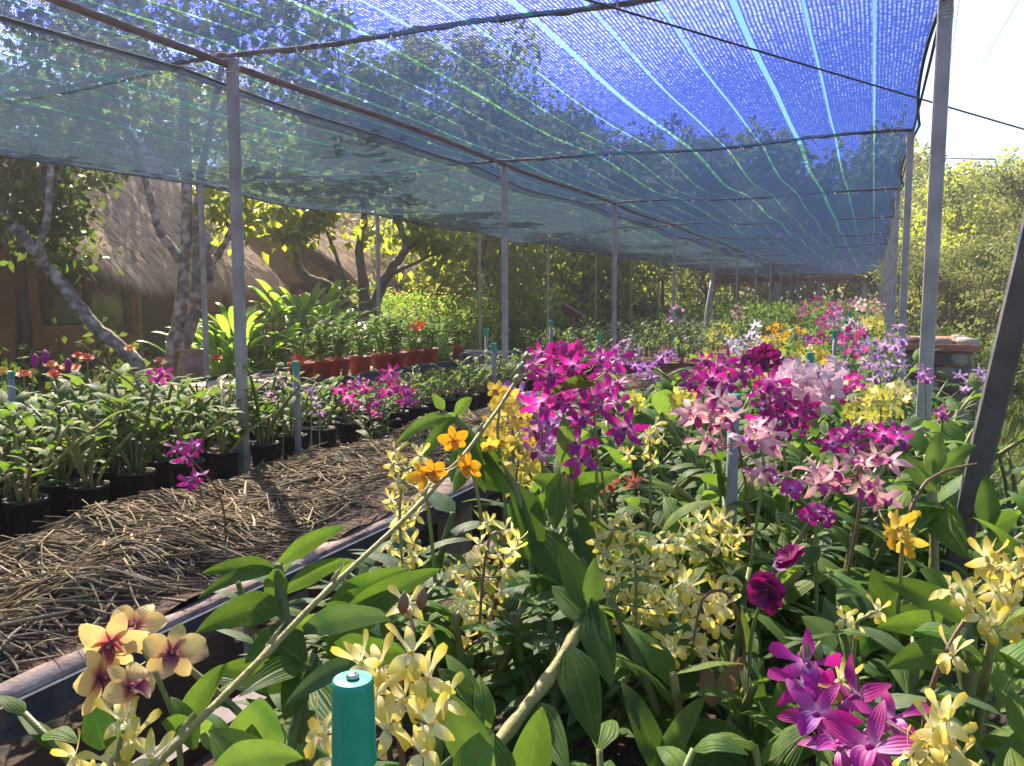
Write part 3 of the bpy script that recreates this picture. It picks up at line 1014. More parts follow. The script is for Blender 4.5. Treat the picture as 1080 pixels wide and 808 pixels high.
X, Y = U(-1.98, -1.26, K), U(.2, 6.5, K)
Z = mulchz(X, Y) + .01
a = U(0, 6.28, K)
L = U(.03, .09, K)
A_ = np.stack([X, Y, Z], -1)
dv = np.stack([np.cos(a) * L, np.sin(a) * L, U(-.2, .45, K) * L], -1)
tubes(mb, np.stack([A_, A_ + dv * .5 + (0, 0, .006), A_ + dv], 1), np.full((K, 3), .0012), 4)
tag(mb.build('root_litter', M['twig']), 'thin dry roots and bits scattered over the mat of canes', None, None, 'stuff')

bench('flower_bench', -.9, .27, .35, 30, .905, 'long bench under the colourful flowering orchids along the right-hand posts', [1.2, 3.6, 6, 8.5, 11, 14], top='mulch', rail='darkwood')
bench('pot_bench', -3.22, -2.12, .2, 7.2, .86, 'long bench carrying rows of black plastic orchid pots', [1.2, 3.2, 5.2, 7.0], top='mulch', legmat='concrete')
bench('pot_bench', -4.3, -3.45, 3.7, 8.4, 1.0, 'bench carrying the red pots before the thatched houses', [4.0, 5.8, 8.2], top='board')
bench('pot_bench', -3.9, -1.25, 8.8, 30, .88, 'far bench crowded with leafy orchids under the middle of the net', [9, 12, 15], top='soil')

# strip of pale rail seen behind the mat of canes
# ------------------------------------------------------------------ pots
pm = MB()
lathe(pm, [(.001, 0), (.042, 0), (.045, .004), (.056, .1), (.06, .1), (.061, .112), (.056, .112), (.053, .098), (.001, .095)], k=18)
POT = pm.mesh('pot', M['pot'])
sm_ = MB()
lathe(sm_, [(.0535, .094), (.04, .102), (.02, .105), (.001, .104)], k=12)
K = 26
a, r_ = U(0, 6.28, K), U(0, .045, K)
c = np.stack([np.cos(a) * r_, np.sin(a) * r_, np.full(K, .103)], -1)
dv = nrm(U(-1, 1, (K, 3))) * .012
blades(sm_, c - dv, c + (0, 0, .004), c + dv, .006, U(-1, 1, (K, 3)), 'flat', 1, 1, 0)
SOIL = sm_.mesh('soil', M['soil'])
npot = 0


def potted(x, y, z, label, lib=FS, group='black pots of orchids on the bench', sc=1, pot=POT, psc=1, soil=SOIL, fi=None):
    global npot
    npot += 1
    r = empty('potted_orchid', (x, y, z), label, 'potted orchid', group)
    rz = rd.uniform(0, 6.28)
    p = inst('pot', pot, r, rot=(0, 0, rz), sc=psc)
    inst('soil', soil, r, sc=psc)
    k = rd.randrange(len(lib)) if fi is None else fi
    inst('cane', lib[k][0], r, (0, 0, .1 * psc), (rd.uniform(-.08, .08), rd.uniform(-.08, .08), rz), sc)
    inst('foliage', lib[k][1], r, (0, 0, .1 * psc), (0, 0, rz), sc)
    return r


rows = [(-2.25, 'front row beside the mat of canes'), (-2.44, 'second row behind the mat of canes'), (-2.65, 'third row of black pots'), (-2.86, 'fourth row of black pots'), (-3.07, 'back row of the black pots')]
for ri, (x, nm) in enumerate(rows):
    k = 0
    for y in np.arange(.95 + .05 * (ri % 2), 7.0 if ri < 2 else 3.9 if ri == 2 else 3.2, .205 if ri < 2 else .27):
        lab = f'leafy orchid in a black pot, {ordn[min(k, 29)]} in the {nm}'
        potted(x + rd.uniform(-.015, .015), y, .86 - .02 * (ri > 0), lab, sc=rd.uniform(.95, 1.25) * (.72 if y > 2.8 else 1))
        k += 1

# red baskets in front of the house, with one lime green
rm = MB()
lathe(rm, [(.001, 0), (.075, 0), (.08, .005), (.098, .13), (.106, .132), (.107, .15), (.1, .15), (.094, .13), (.001, .125)], k=20)
PRED = rm.mesh('pot', M['pot_red'])
rm = MB()
for j in range(20):
    a = j / 20 * 6.283
    tubes(rm, [[(.08 * math.cos(a), .08 * math.sin(a), 0), (.1 * math.cos(a), .1 * math.sin(a), .14)]], .0065, 4)
for z_, r2 in ((0, .08), (.045, .087), (.09, .093), (.14, .1)):
    a = np.linspace(0, 6.283, 25)
    tubes(rm, np.stack([r2 * np.cos(a), r2 * np.sin(a), np.full(25, z_)], -1), .008, 5)
lathe(rm, [(.001, .0), (.072, .003), (.085, .12), (.001, .12)], k=14)
PGRN = rm.mesh('pot', M['pot_green'])
FR = []
for i in range(3):
    s_, l_ = foliage(.3, 5, .2, .013, .3, 11, n=5, m=2, prof='strap', droop=1.2)
    FR.append((s_.mesh('cane', M['stem']), l_.mesh('foliage', M[('leaf_pale', 'leaf_mid', 'ginger')[i]])))
y = 4.05
reds = [(318, 1), (338, 1), (357, .9), (380, 1), (403, 1), (418, 1.1), (436, 1.2), (452, 1.2), (468, 1.1), (480, 1.15)]
for k, (u_, s_) in enumerate(reds):
    p = PX(u_, 392, -3.62)
    lab = f'strap-leaved orchid in a red pot, {ordn[k]} from the near end of the red row'
    if u_ == 468: lab = 'strap-leaved orchid in a lime green basket between red pots'
    potted(p[0], p[1], .98, lab, FR, 'red pots on the bench before the houses', sc=rd.uniform(.8, 1.05), pot=PGRN if u_ == 468 else PRED, psc=.9)
for k in range(3, 10):
    potted(-3.95, 4.2 + k * .36, .98, f'leafy orchid in a black pot, {ordn[k]} in the row behind the red pots', FR, 'pots behind the red pots', sc=rd.uniform(.9, 1.25))
# a red flower head above the red pots
spray('orchid with one red flower head rising above the red pots', 'small', 'scarlet', rectpts(440, 343, 7, 7, 14), 6.6, .02, foot=np.array(PX(441, 392, -3.75)) * (1, 1, 0) + (0, 0, 1.0), lib=FR, lip=False, stem='spike')
spray('small orchid with an orange flower head at the near end of the red pots', 'small', 'scarlet', rectpts(315, 378, 7, 3, 6), 4.9, .02, foot=np.array([*PX(312, 392, -3.6)[:2], .93]), lib=FS, fsc=.7, lip=False)

# ------------------------------------------------------------------ orchids filling the flower bench
def lane(x):
    return 'by the aisle' if x < -.6 else ('left of the middle' if x < -.3 else ('right of the middle' if x < 0 else 'by the right-hand posts'))


k = 0
y = .95
yi = 0
while y < 8.5:
    st = .15 + .03 * y
    xi = 0
    for x in np.arange(-.78 + rd.uniform(0, .08), .24, .19 + .012 * y):
        xi += 1
        if x < -.5 and 1.25 < y < 1.75: continue
        if y < 1.0 and x > -.1: pass
        sc = rd.uniform(.8, 1.12) * (.85 if y < 1.6 else 1)
        plant((x + rd.uniform(-.04, .04), y + rd.uniform(-.05, .05), BENCH - .02), FV if y < 5 else FS if rd.random() < .5 else FV, rd.randrange(6),
              f'leafy orchid, {ordn[xi - 1]} from the aisle in the {ordn[yi]} crosswise row of flower bench', group='leafy orchids filling the flower bench', sc=sc)
        k += 1
    y += st
    yi += 1
n_fill = k
for k, (x, y, s_, f_, lab) in enumerate(((-.66, .82, .72, 0, 'leafy orchid at the bottom edge between the apricot blooms and the long spike'), (-.5, .66, .66, 5, 'pale-leaved orchid at the bottom edge left of the large green cap'),
                                   (-.36, .98, .8, 2, 'grey-leaved orchid just behind the large green cap'), (-.2, .7, .66, 1, 'leafy orchid at the bottom edge between the green cap and the tan cane'),
                                   (-.04, .78, .7, 3, 'leafy orchid at the bottom edge right of the tan cane'), (.12, .72, .66, 6, 'leafy orchid in the bottom right corner below the magenta blooms'), (-.6, 1.05, .85, 4, 'leafy orchid beside the dark rail behind the long spike'))):
    plant((x, y, BENCH - .02), FV, f_, lab, sc=s_)
yi = 0
y = 8.8
while y < 17:
    xi = 0
    for x in np.arange(-3.7, .2, .62):
        if -1.25 < x < -.9: continue
        xi += 1
        plant((x + rd.uniform(-.08, .08), y + rd.uniform(-.1, .1), .88), FB, rd.randrange(5),
              f'bushy orchid clump, {ordn[xi - 1]} from the house side, {ordn[yi]} far row', name='orchid_clump', group='bushy orchid clumps on the far benches', sc=rd.uniform(.6, .95))
    y += .62
    yi += 1
# the farther benches: one mass
mb, ms = MB(), MB()
K = 16000
X, Y = U(-4.2, .25, K), U(16.8, 30, K)
A_ = np.stack([X, Y, .85 + U(.1, .5, K) ** 1.0 * (1 + .2 * np.sin(X * 3 + Y * 2))], -1)
dv = nrm(U(-1, 1, (K, 3)) + (0, 0, .5)) * U(.1, .2, K)[:, None]
blades(mb, A_, A_ + dv * .5 + (0, 0, .03), A_ + dv - (0, 0, .02), .03, U(-1, 1, (K, 3)), 'tree', 2, 1, 0)
tag(mb.build('far_orchid_foliage', M['leaf_mid']), 'mass of leafy orchids on the farthest benches under the net', None, None, 'stuff')
# plants standing beyond the left-hand benches
K = 14
for k in range(K):
    y = 8.6 + k * .62
    for x in (-4.55,):
        plant((x + rd.uniform(-.1, .1), y, gz1(x, y) - .02), FB, rd.randrange(5), f'tall leafy clump, {ordn[k]} along the row beneath the net edge posts', name='leafy_clump', cat='plant', group='leafy clumps beneath the net edge', sc=rd.uniform(1.4, 1.9))

# ------------------------------------------------------------------ stakes with green caps
def stake(px, py, d, r_, capr, capl, label, z0=.9, lean=(0, 0), screw=False):
    t = P(px, py, d)
    root = empty('plant_stake', (t[0] + lean[0], t[1] + lean[1], z0), label, 'plant stake', 'grey pipes with green caps among the orchids')
    f = np.array([t[0] + lean[0], t[1] + lean[1], z0])
    ax = nrm(t - f)
    mb = MB()
    tubes(mb, [[f, (f + t) / 2, t - ax * .004]], r_, 14)
    mb.build('pipe', M['pipe'], root)
    b = t - ax * capl
    s = [0, .02, .04, .08, .3, .6, .9, .95, .98, 1]
    rr = np.array([.97, 1.03, 1.03, 1.0, .99, .96, .94, .935, .92, .86]) * capr
    mb = MB()
    tubes(mb, [[b + ax * capl * q_ for q_ in s]], rr[None], 28, cap=False)
    tubes(mb, [[t - ax * .0016, t + ax * .0002]], capr * .86, 28)
    mb.sm[-1][:] = False
    c = mb.build('cap', M['cap'], root)
    if screw:
        mb = MB()
        aa = np.arange(3)
        tubes(mb, [[t + ax * .0004, t + ax * .0022, t + ax * .0034]], np.array([[.0040, .0040, .0028]]), 14)
        tubes(mb, [[t + ax * .0034 - RGT * .0022, t + ax * .0036 + RGT * .0022]], .0006, 4)
        mb.build('screw', M['screw'], c)
    return root


stake(372, 716, .5, .0115, .0137, .054, 'large green cap on a grey pipe at the bottom of the picture', z0=.9, screw=True)
stake(774, 416, 1.4, .010, .0125, .028, 'grey pipe with a green cap among pink and magenta orchids', lean=(-.0, .02))
stake(855, 372, 2.9, .011, .0135, .034, 'green-capped pipe behind the pale pink orchid spray')
stake(881, 349, 4.3, .011, .015, .04, 'green-capped pipe further along behind the pale pink spray, left of the lilac orchids')
stake(893, 336, 5.6, .011, .015, .04, 'smallest green-capped pipe, furthest down the flower bench')
stake(312, 381, 3.35, .014, .0165, .045, 'green-capped grey pipe at the edge of the black pots before the red ones', z0=.8)
stake(11, 392, 3.9, .015, .018, .03, 'green-capped pipe among the zinnias at the left', z0=.2)
stake(521, 362, 5.1, .014, .02, .05, 'green-capped pipe left of the second middle post')
stake(632, 352, 7.1, .014, .02, .06, 'green-capped pipe beside the third middle post')
stake(513, 347, 6.8, .014, .02, .06, 'green-capped pipe in the sunny plants beyond the red pots', z0=.2)
stake(581, 338, 9.5, .016, .03, .07, 'green-capped pipe before the yellow flower field', z0=.2)
stake(897, 328, 8, .014, .02, .06, 'green-capped pipe beneath the far end of the net')

# ------------------------------------------------------------------ flowering orchids, near ones flower by flower
G1 = 'sprays of magenta and pink orchids on the flower bench'
G2 = 'sprays of yellow and cream orchids on the flower bench'
spray('apricot-yellow orchid with mauve centres, at the bottom left beside the mat of canes', 'round', 'apricot',
      [(117, 678, .7), (181, 689, .7), (137, 726, .66), (141, 662, .72), (104, 715, .69)], .7, .028, foot=np.array([*P(190, 800, .78)[:2], BENCH]), fi=0, fsc=.62, jd=.01, buds=0,
      arch=[(190, 770, .74), (160, 700, .71), (140, 668, .71)], lean=0)
spray('pale yellow orchid spray at the bottom edge, below the apricot one', 'twist', 'lemon', [(140, 780), (118, 806), (78, 800), (158, 800), (128, 762), (98, 822)], .64, .023,
      foot=np.array([*P(140, 900, .66)[:2], BENCH]), lib='none', jd=.02, arch=[(120, 830, .63), (125, 790, .63), (130, 770, .62)], buds=0)
spray('cream and yellow orchid behind the large green cap', 'twist', 'lemon',
      [(428, 640, .72), (432, 690), (400, 704), (452, 716), (424, 740), (455, 765), (380, 700), (408, 770), (445, 795), (340, 775), (352, 800), (470, 740), (396, 735)], .66, .027,
      foot=np.array([*P(430, 880, .8)[:2], BENCH]), lib='none', arch=[(425, 800, .7), (418, 730, .68), (438, 670, .7), (430, 640, .72)], stem='spike_red', buds=2, jd=.03)
spray('hanging pale yellow spray left of the concrete leg of the cane bench', 'twist', 'lemon',
      [(415, 490), (432, 498), (420, 510), (412, 527), (430, 535), (444, 520), (420, 545), (425, 560), (412, 575), (436, 575), (450, 505), (440, 545), (424, 590), (444, 482), (418, 478), (438, 588)], 1.12, .019,
      foot=np.array([*P(470, 640, 1.2)[:2], BENCH]), fi=5, fsc=.7, arch=[(455, 560, 1.18), (448, 505, 1.15), (430, 485, 1.12), (420, 530, 1.1), (424, 592, 1.1)], jd=.03)
spray('dense golden-yellow spray left of the magenta orchids', 'small', 'yellow', rectpts(543, 455, 33, 42, 30), 1.35, .014, fi=2, fsc=.8, jd=.06, lip=False)
spray('chartreuse tassel of small orchid flowers under the golden spray', 'small', 'chartreuse', rectpts(545, 490, 26, 30, 16), 1.32, .013, lib='none', jd=.05, lip=False)
spray('cream and yellow spray in front of the concrete leg', 'twist', 'lemon',
      [(512, 552), (532, 560), (505, 575), (525, 585), (495, 600), (515, 610), (535, 600), (488, 622), (505, 635), (520, 640), (498, 650), (540, 580), (480, 605), (512, 662), (492, 672), (545, 570), (528, 625), (507, 590), (520, 680), (486, 640)], 1.05, .0185,
      foot=np.array([*P(500, 730, 1.12)[:2], BENCH]), fi=1, fsc=.8, jd=.04, arch=[(520, 650, 1.08), (535, 560, 1.05), (515, 560, 1.04), (508, 620, 1.03), (505, 675, 1.03)], stem='spike_red')
L1 = [(645, 560), (665, 562), (685, 570), (640, 585), (660, 590), (680, 595), (700, 590), (650, 610), (672, 615), (690, 620), (640, 625), (665, 638), (655, 655), (675, 650), (700, 575), (720, 615), (630, 570), (655, 575), (635, 605), (690, 605), (705, 635),
      (668, 668), (648, 640), (683, 640), (662, 545), (710, 600), (695, 650), (660, 625)]
spray('large cream-yellow spray hanging in the middle of the foreground', 'twist', 'lemon', L1, 1.1, .0225, foot=np.array([*P(640, 720, 1.2)[:2], BENCH]), fi=3, fsc=.75, jd=.05,
      arch=[(630, 640, 1.15), (640, 560, 1.1), (665, 552, 1.08), (672, 610, 1.06), (670, 668, 1.05)])
L2 = [(728, 618), (755, 628), (745, 650), (733, 668), (712, 684), (745, 687), (762, 640), (722, 640), (705, 690), (760, 660), (735, 635)]
spray('pair of loose cream-white orchid spikes right of the large yellow spray', 'twist', 'lemon', L2, .98, .026, foot=np.array([*P(760, 760, 1.05)[:2], BENCH]), fi=4, fsc=.8, jd=.03,
      arch=[(790, 690, 1.02), (770, 620, .98), (740, 625, .97), (730, 685, .97)], stem='spike_red')
L3 = [(752, 555), (768, 560), (742, 570), (758, 578), (775, 580), (748, 590), (765, 595), (735, 585), (780, 565), (740, 552), (770, 608), (755, 605), (728, 562), (762, 548), (720, 575)]
spray('cream spray with lilac throats below the pink orchids', 'twist', 'lemon', L3, 1.2, .023, foot=np.array([*P(770, 650, 1.3)[:2], BENCH]), fi=6, fsc=.8, jd=.04)
spray('three golden-orange blooms beside the long leaning spike', 'round', 'golden', [(478, 464), (495, 492), (458, 497), (449, 503)], 1.0, .02, foot=np.array([*P(500, 640, 1.15)[:2], BENCH]), lib='none',
      arch=[(510, 560, 1.1), (500, 500, 1.03), (478, 468, 1.0)], jd=.01)
spray('few yellow blooms at the tip of the long leaning spike', 'round', 'yellow', [(537, 417), (530, 425), (524, 412), (516, 470), (530, 466)], 1.2, .016, foot=np.array([*P(560, 560, 1.3)[:2], BENCH]), lib='none', jd=.02)
MG = [(563, 385), (572, 372), (580, 395), (598, 405), (605, 385), (618, 400), (632, 378), (640, 392), (648, 380), (622, 420), (640, 412), (600, 428), (615, 440), (588, 420), (652, 405), (634, 430), (576, 402), (610, 412), (648, 425)]
spray('tall bright magenta orchid cluster in the middle of the flower bench', 'star', 'magenta', MG, 1.22, .03, foot=np.array([*P(632, 690, 1.25)[:2], BENCH]), lib='none',
      arch=[(630, 600, 1.23), (630, 520, 1.22), (628, 440, 1.22), (620, 400, 1.22), (600, 378, 1.22)], jd=.05, stem='spike')
spray('two hot pink blooms hanging below the tall magenta cluster', 'star', 'magenta', [(660, 452), (606, 468), (612, 487), (571, 425)], 1.2, .037, foot=np.array([*P(650, 690, 1.3)[:2], BENCH]), lib='none',
      arch=[(640, 560, 1.25), (636, 500, 1.22), (622, 455, 1.2)], jd=.02)
spray('violet-pink orchid cluster half hidden behind the golden spray', 'star', 'violet', [(560, 430), (570, 445), (582, 450), (562, 455), (575, 465), (590, 440), (548, 415), (585, 470), (566, 478), (596, 455)], 1.35, .03, fi=4, fsc=.7, jd=.05)
spray('dark pink spray behind the tall magenta cluster', 'vanda', 'hotpink', rectpts(594, 376, 16, 10, 9), 1.9, .026, fi=1, fsc=.7)
spray('coral-red orchid low between green leaves', 'star', 'coral', [(642, 512), (667, 508), (610, 520), (597, 504), (620, 515)], 1.3, .022, fi=3, fsc=.7)
spray('small pale green-white orchid right of the hot pink blooms', 'twist', 'lemon', [(685, 460), (697, 464), (682, 478), (688, 486), (663, 480), (692, 450)], 1.45, .02, fi=0, fsc=.75, jd=.02)
spray('mustard yellow spray behind the pipe with the green cap', 'small', 'chartreuse', rectpts(722, 423, 14, 9, 9), 1.9, .02, fi=2, fsc=.75, lip=False)
spray('dim mustard spray at the left of the distant violet orchids', 'small', 'chartreuse', rectpts(672, 425, 9, 7, 5), 2.2, .02, fi=5, fsc=.75, lip=False)
spray('distant violet orchid spray in front of dark pots', 'star', 'violet', [(670, 386), (680, 388), (690, 384), (698, 378), (703, 373), (686, 398), (674, 395), (711, 375)], 2.9, .032, fi=2, fsc=.8)
spray('magenta spray at the left of the pink group, above the capped pipe', 'star', 'magenta', [(735, 395), (745, 403), (737, 412), (752, 398), (748, 388), (760, 410), (730, 404), (742, 380)], 1.7, .03, fi=1, fsc=.75)
spray('pale-tipped magenta star orchid over the pink group', 'star', 'magenta', [(762, 386), (780, 398), (772, 380), (790, 392), (765, 405)], 1.7, .033, fi=3, fsc=.75)
spray('deep magenta arching row of round orchids in front of pale stars', 'vanda', 'maroon', [(795, 374), (805, 378), (813, 375), (820, 381), (828, 385), (800, 385), (790, 380), (815, 388), (806, 370)], 2.2, .026, fi=0, fsc=.75)
spray('deep magenta cluster left of the pale pink spray', 'star', 'magenta', [(812, 402), (800, 412), (818, 420), (826, 410), (808, 428), (830, 425), (820, 438), (832, 445), (842, 440), (815, 448), (845, 450), (828, 455), (805, 440), (850, 430)], 1.45, .03, fi=5, fsc=.75)
spray('pale star orchid spray with lilac tips behind the magenta ones', 'star', 'palestar', [(782, 360), (790, 355), (796, 352), (775, 367), (788, 370), (800, 362), (780, 378), (793, 372), (770, 360), (797, 343)], 2.9, .03, fi=3, fsc=.75)
PK = [(757, 420), (765, 428), (750, 436), (735, 440), (728, 436), (760, 450), (757, 468), (745, 464), (765, 440)]
spray('salmon-pink spray beside the pipe with the green cap', 'star', 'pink', PK, 1.3, .03, foot=np.array([*P(800, 600, 1.35)[:2], BENCH]), fi=1, fsc=.75, arch=[(790, 530, 1.32), (780, 470, 1.3), (765, 430, 1.3), (735, 436, 1.3)], stem='spike_red')
spray('salmon-pink spray right of the capped pipe, with magenta lips', 'star', 'pink', [(793, 466), (802, 470), (810, 458), (798, 455), (806, 498), (815, 502), (795, 500), (788, 462), (812, 470)], 1.2, .03, fi=4, fsc=.75, jd=.02)
PW = [(838, 390), (850, 400), (862, 395), (872, 402), (845, 412), (858, 415), (870, 418), (832, 405), (880, 392), (850, 425), (864, 428), (840, 420), (884, 384), (876, 412), (855, 385), (828, 398), (846, 436), (866, 408)]
spray('pale blush-pink orchid spray, largest of the pale ones, before a green cap', 'round', 'blush', PW, 1.45, .025, fi=6, fsc=.75, jd=.05, facing=.6)
spray('magenta row of star orchids below the tall steel post', 'star', 'magenta', [(885, 462), (895, 456), (905, 465), (915, 460), (922, 452), (932, 458), (942, 456), (912, 470), (928, 466), (948, 464), (900, 472), (878, 468)], 1.35, .026, fi=2, fsc=.8, jd=.03)
spray('peach-pink orchid spray between the magenta row and the yellow bloom', 'star', 'pink', [(898, 485), (912, 490), (925, 480), (938, 488), (880, 498), (870, 505), (862, 512), (905, 515), (920, 520), (932, 526), (915, 508), (878, 512), (860, 498)], 1.2, .028,
      fi=0, fsc=.8, jd=.02, stem='spike_red')
spray('two dark magenta blooms below the salmon sprays', 'vanda', 'magenta', [(852, 545), (870, 546), (862, 540), (835, 516)], 1.15, .018, fi=3, fsc=.8, jd=.01)
spray('pair of ruffled maroon orchids in the right foreground', 'frill', 'maroon', [(833, 590), (809, 623)], .95, .0235, foot=np.array([*P(795, 720, 1.0)[:2], BENCH]), lib='none', arch=[(790, 680, 1.0), (800, 640, .97), (825, 600, .96)], jd=.005, facing=.7)
VB = [(905, 735, .78), (940, 760, .74), (850, 700, .8), (862, 755, .76), (920, 790, .7), (885, 790, .72), (848, 722, .8)]
spray('bright magenta orchid with white throats in the bottom right foreground', 'star', 'magenta', VB, .76, .043, foot=np.array([*P(900, 880, .8)[:2], BENCH]), lib='none', arch=[(890, 830, .79), (880, 770, .78), (855, 710, .8), (848, 692, .8)], jd=.01, buds=2)
spray('cream and yellow blooms at the bottom beside the magenta orchid', 'twist', 'lemon', [(985, 770), (1000, 785), (978, 790), (998, 760), (960, 798), (1010, 800), (885, 718, .8), (985, 800)], .68, .025, foot=np.array([*P(990, 880, .7)[:2], BENCH]), lib='none', jd=.01)
RY = [(1004, 625, .85), (1020, 632, .84), (1046, 598, .86), (1060, 605, .86), (1075, 595, .87), (1050, 625, .83), (1065, 640, .82), (1035, 650, .82), (1050, 660, .82), (1070, 655, .82), (1005, 692, .8), (1040, 588, .86), (1078, 620, .85), (1060, 625, .85)]
spray('yellow and cream spray at the right edge below the dark steel brace', 'twist', 'lemon', RY, .84, .026, foot=np.array([*P(970, 830, .85)[:2], BENCH]), lib='none', stem='spike_red', arch=[(972, 760, .82), (990, 700, .82), (1018, 650, .83), (1048, 628, .84), (1090, 600, .86)], jd=.01)
spray('two small cream and orange blooms in dark leaves left of the yellow spray', 'twist', 'lemon', [(892, 655), (925, 645), (900, 662)], .9, .019, foot=np.array([*P(880, 760, .95)[:2], BENCH]), lib='none', jd=.01)
spray('single bright yellow bloom below the arching bare stem', 'twist', 'yellow', [(950, 557), (957, 568), (945, 560)], .98, .027, foot=np.array([*P(940, 700, 1.05)[:2], BENCH]), lib='none', jd=.008)
LL_ = [(905, 370), (915, 362), (925, 375), (932, 365), (940, 355), (948, 372), (918, 385), (928, 392), (938, 385), (947, 345), (910, 380), (922, 400), (950, 360), (936, 398), (952, 385), (944, 366)]
spray('lilac orchid spray in front of the first short right-hand post', 'star', 'lilac', LL_, 2.9, .035, fi=4, fsc=.8, jd=.08)
spray('lilac orchid cluster right of the tall steel post, before the grass bank', 'star', 'lilac', [(1012, 396), (1022, 403), (1030, 398), (1036, 410), (1018, 410), (1028, 420), (1040, 400), (1033, 392)], 2.9, .03, foot=np.array([.45, 2.9, .8]), fi=2, fsc=.9, jd=.06)
spray('violet bloom just left of the tall steel post', 'star', 'violet', [(975, 390), (977, 400), (972, 396)], 2.3, .028, fi=1, fsc=.8)
spray('small magenta bloom in front of the tall steel post foot', 'star', 'magenta', [(995, 440), (993, 435)], 1.55, .018, fi=2, fsc=.8, jd=.01)
spray('pink and white spray far down the bench below the wooden posts', 'star', 'hotpink', [(868, 335), (872, 345), (866, 352), (875, 330), (864, 340), (870, 358)], 4.6, .035, fi=3, fsc=.9)
spray('little magenta spray left of the distant green caps', 'star', 'magenta', [(851, 356), (858, 358), (862, 361), (855, 361)], 3.6, .032, fi=1, fsc=.9)
spray('pale pink spray behind the distant green caps', 'star', 'blush', [(892, 345), (900, 348), (908, 350), (905, 342), (897, 338), (912, 346)], 4.6, .032, fi=5, fsc=.9)
for (cx, cy, rx, ry, n, d, sch, lab) in (
        (930, 430, 20, 16, 12, 2.0, 'chartreuse', 'pale yellow-green orchid sprays at the foot of the lilac spray'),
        (905, 435, 14, 8, 7, 1.9, 'chartreuse', 'mustard orchid spray right of the blush-pink spray'),
        (800, 395, 14, 8, 10, 2.6, 'chartreuse', 'chartreuse spray behind the deep magenta row'),
        (868, 376, 12, 8, 10, 3.4, 'yellow', 'yellow spray behind the second green cap'),
        (840, 350, 12, 4, 5, 4.4, 'golden', 'golden orchid blooms far along the flower bench'),
        (885, 400, 14, 8, 10, 2.7, 'lemon', 'cream-yellow spray right of the blush-pink orchids'),
        (743, 374, 6, 5, 5, 3.0, 'chartreuse', 'lime-yellow bloom left of the pale star orchids'),
        (948, 415, 12, 14, 10, 2.1, 'lemon', 'cream spray between the lilac spray and the tall post'),
        (914, 415, 12, 10, 12, 2.4, 'lemon', 'cream spray with tiny blooms under the lilac orchids')):
    spray(lab, 'small', sch, rectpts(cx, cy, rx, ry, n), d, .018, fi=rd.randrange(6), fsc=.7, jd=.08, lip=False)
far_s = [(820, 352, 'golden', 5.6), (905, 320, 'blush', 9), (880, 327, 'hotpink', 8), (915, 333, 'pink', 7), (860, 320, 'magenta', 11), (900, 360, 'hotpink', 3.9),
         (760, 352, 'chartreuse', 5.5), (712, 332, 'violet', 8), (660, 372, 'violet', 4), (889, 411, 'magenta', 2.4), (880, 335, 'violet', 6.6), (845, 326, 'magenta', 10), (780, 330, 'pink', 10),
         (922, 345, 'chartreuse', 5.2), (812, 365, 'yellow', 4.2), (850, 378, 'chartreuse', 3.3), (925, 322, 'pink', 10), (893, 322, 'magenta', 11)]
cn = {'golden': 'golden', 'blush': 'blush', 'hotpink': 'hot pink', 'pink': 'salmon pink', 'orange': 'orange', 'magenta': 'magenta', 'chartreuse': 'yellow-green', 'violet': 'violet', 'yellow': 'yellow'}
wherel = ['before the far end of the net', 'under the distant white posts', 'half hidden in leaves', 'among far orchid clumps', 'behind the pale star orchids', 'near the far right-hand posts', 'behind the green caps']
for k, (x, y, sch, d) in enumerate(far_s):
    p = P(x, y, d)
    spray(f'distant {cn[sch]} orchid spray {wherel[k % 7]}, {ordn[k]} of the far sprays', 'small' if k % 2 else 'star', sch, rectpts(x, y, 34 / d ** .6, 34 / d ** .6, 11), d, .03 if k % 2 == 0 else .024, lib=FV, fi=k % 6, fsc=.8,
          jd=.1, lip=False, group='distant flowering orchids down the benches')

# long leaning spike across the foreground
root = empty('leaning_flower_spike', P(150, 830, .62), 'long bare flower spike leaning across the foreground with a budded tip', 'orchid spike')
ctrl = np.array([P(120, 850, .6), P(200, 770, .66), P(290, 680, .74), P(335, 632, .79), P(430, 545, .92), P(490, 480, 1.05), P(528, 428, 1.14), P(545, 400, 1.18), P(556, 383, 1.2)])
tt = np.linspace(0, 8, 50)
path = np.stack([np.interp(tt, np.arange(9), ctrl[:, i]) for i in range(3)], -1)
for _ in range(4): path[1:-1] = path[1:-1] * .5 + (path[:-2] + path[2:]) * .25
rr = np.linspace(.0034, .0022, 50)
rr[[5, 12, 19, 26, 33, 39]] *= 1.35
mb = MB()
tubes(mb, path, rr[None], 10)
for j in (5, 12, 19, 26, 33):
    blades(mb, path[j], path[j] + (0, 0, .01), path[j] + nrm(path[j + 1] - path[j]) * .022 + (0, 0, .012), .004, RGT, 'grass', 3, 2, .6)
mb.build('stalk', M['stem_tan'], root)
for j in (42, 44, 46, 48, 49):
    mb = MB()
    e = path[j]
    v = nrm(U(-.4, .4, 3) + (0, 0, .5) + nrm(path[j] - path[j - 1]))
    tubes(mb, [[e, e + v * .006, e + v * .014, e + v * .022]], [[.003, .0065, .006, .001]], 8)
    mb.build('bud', M['spike'], root)

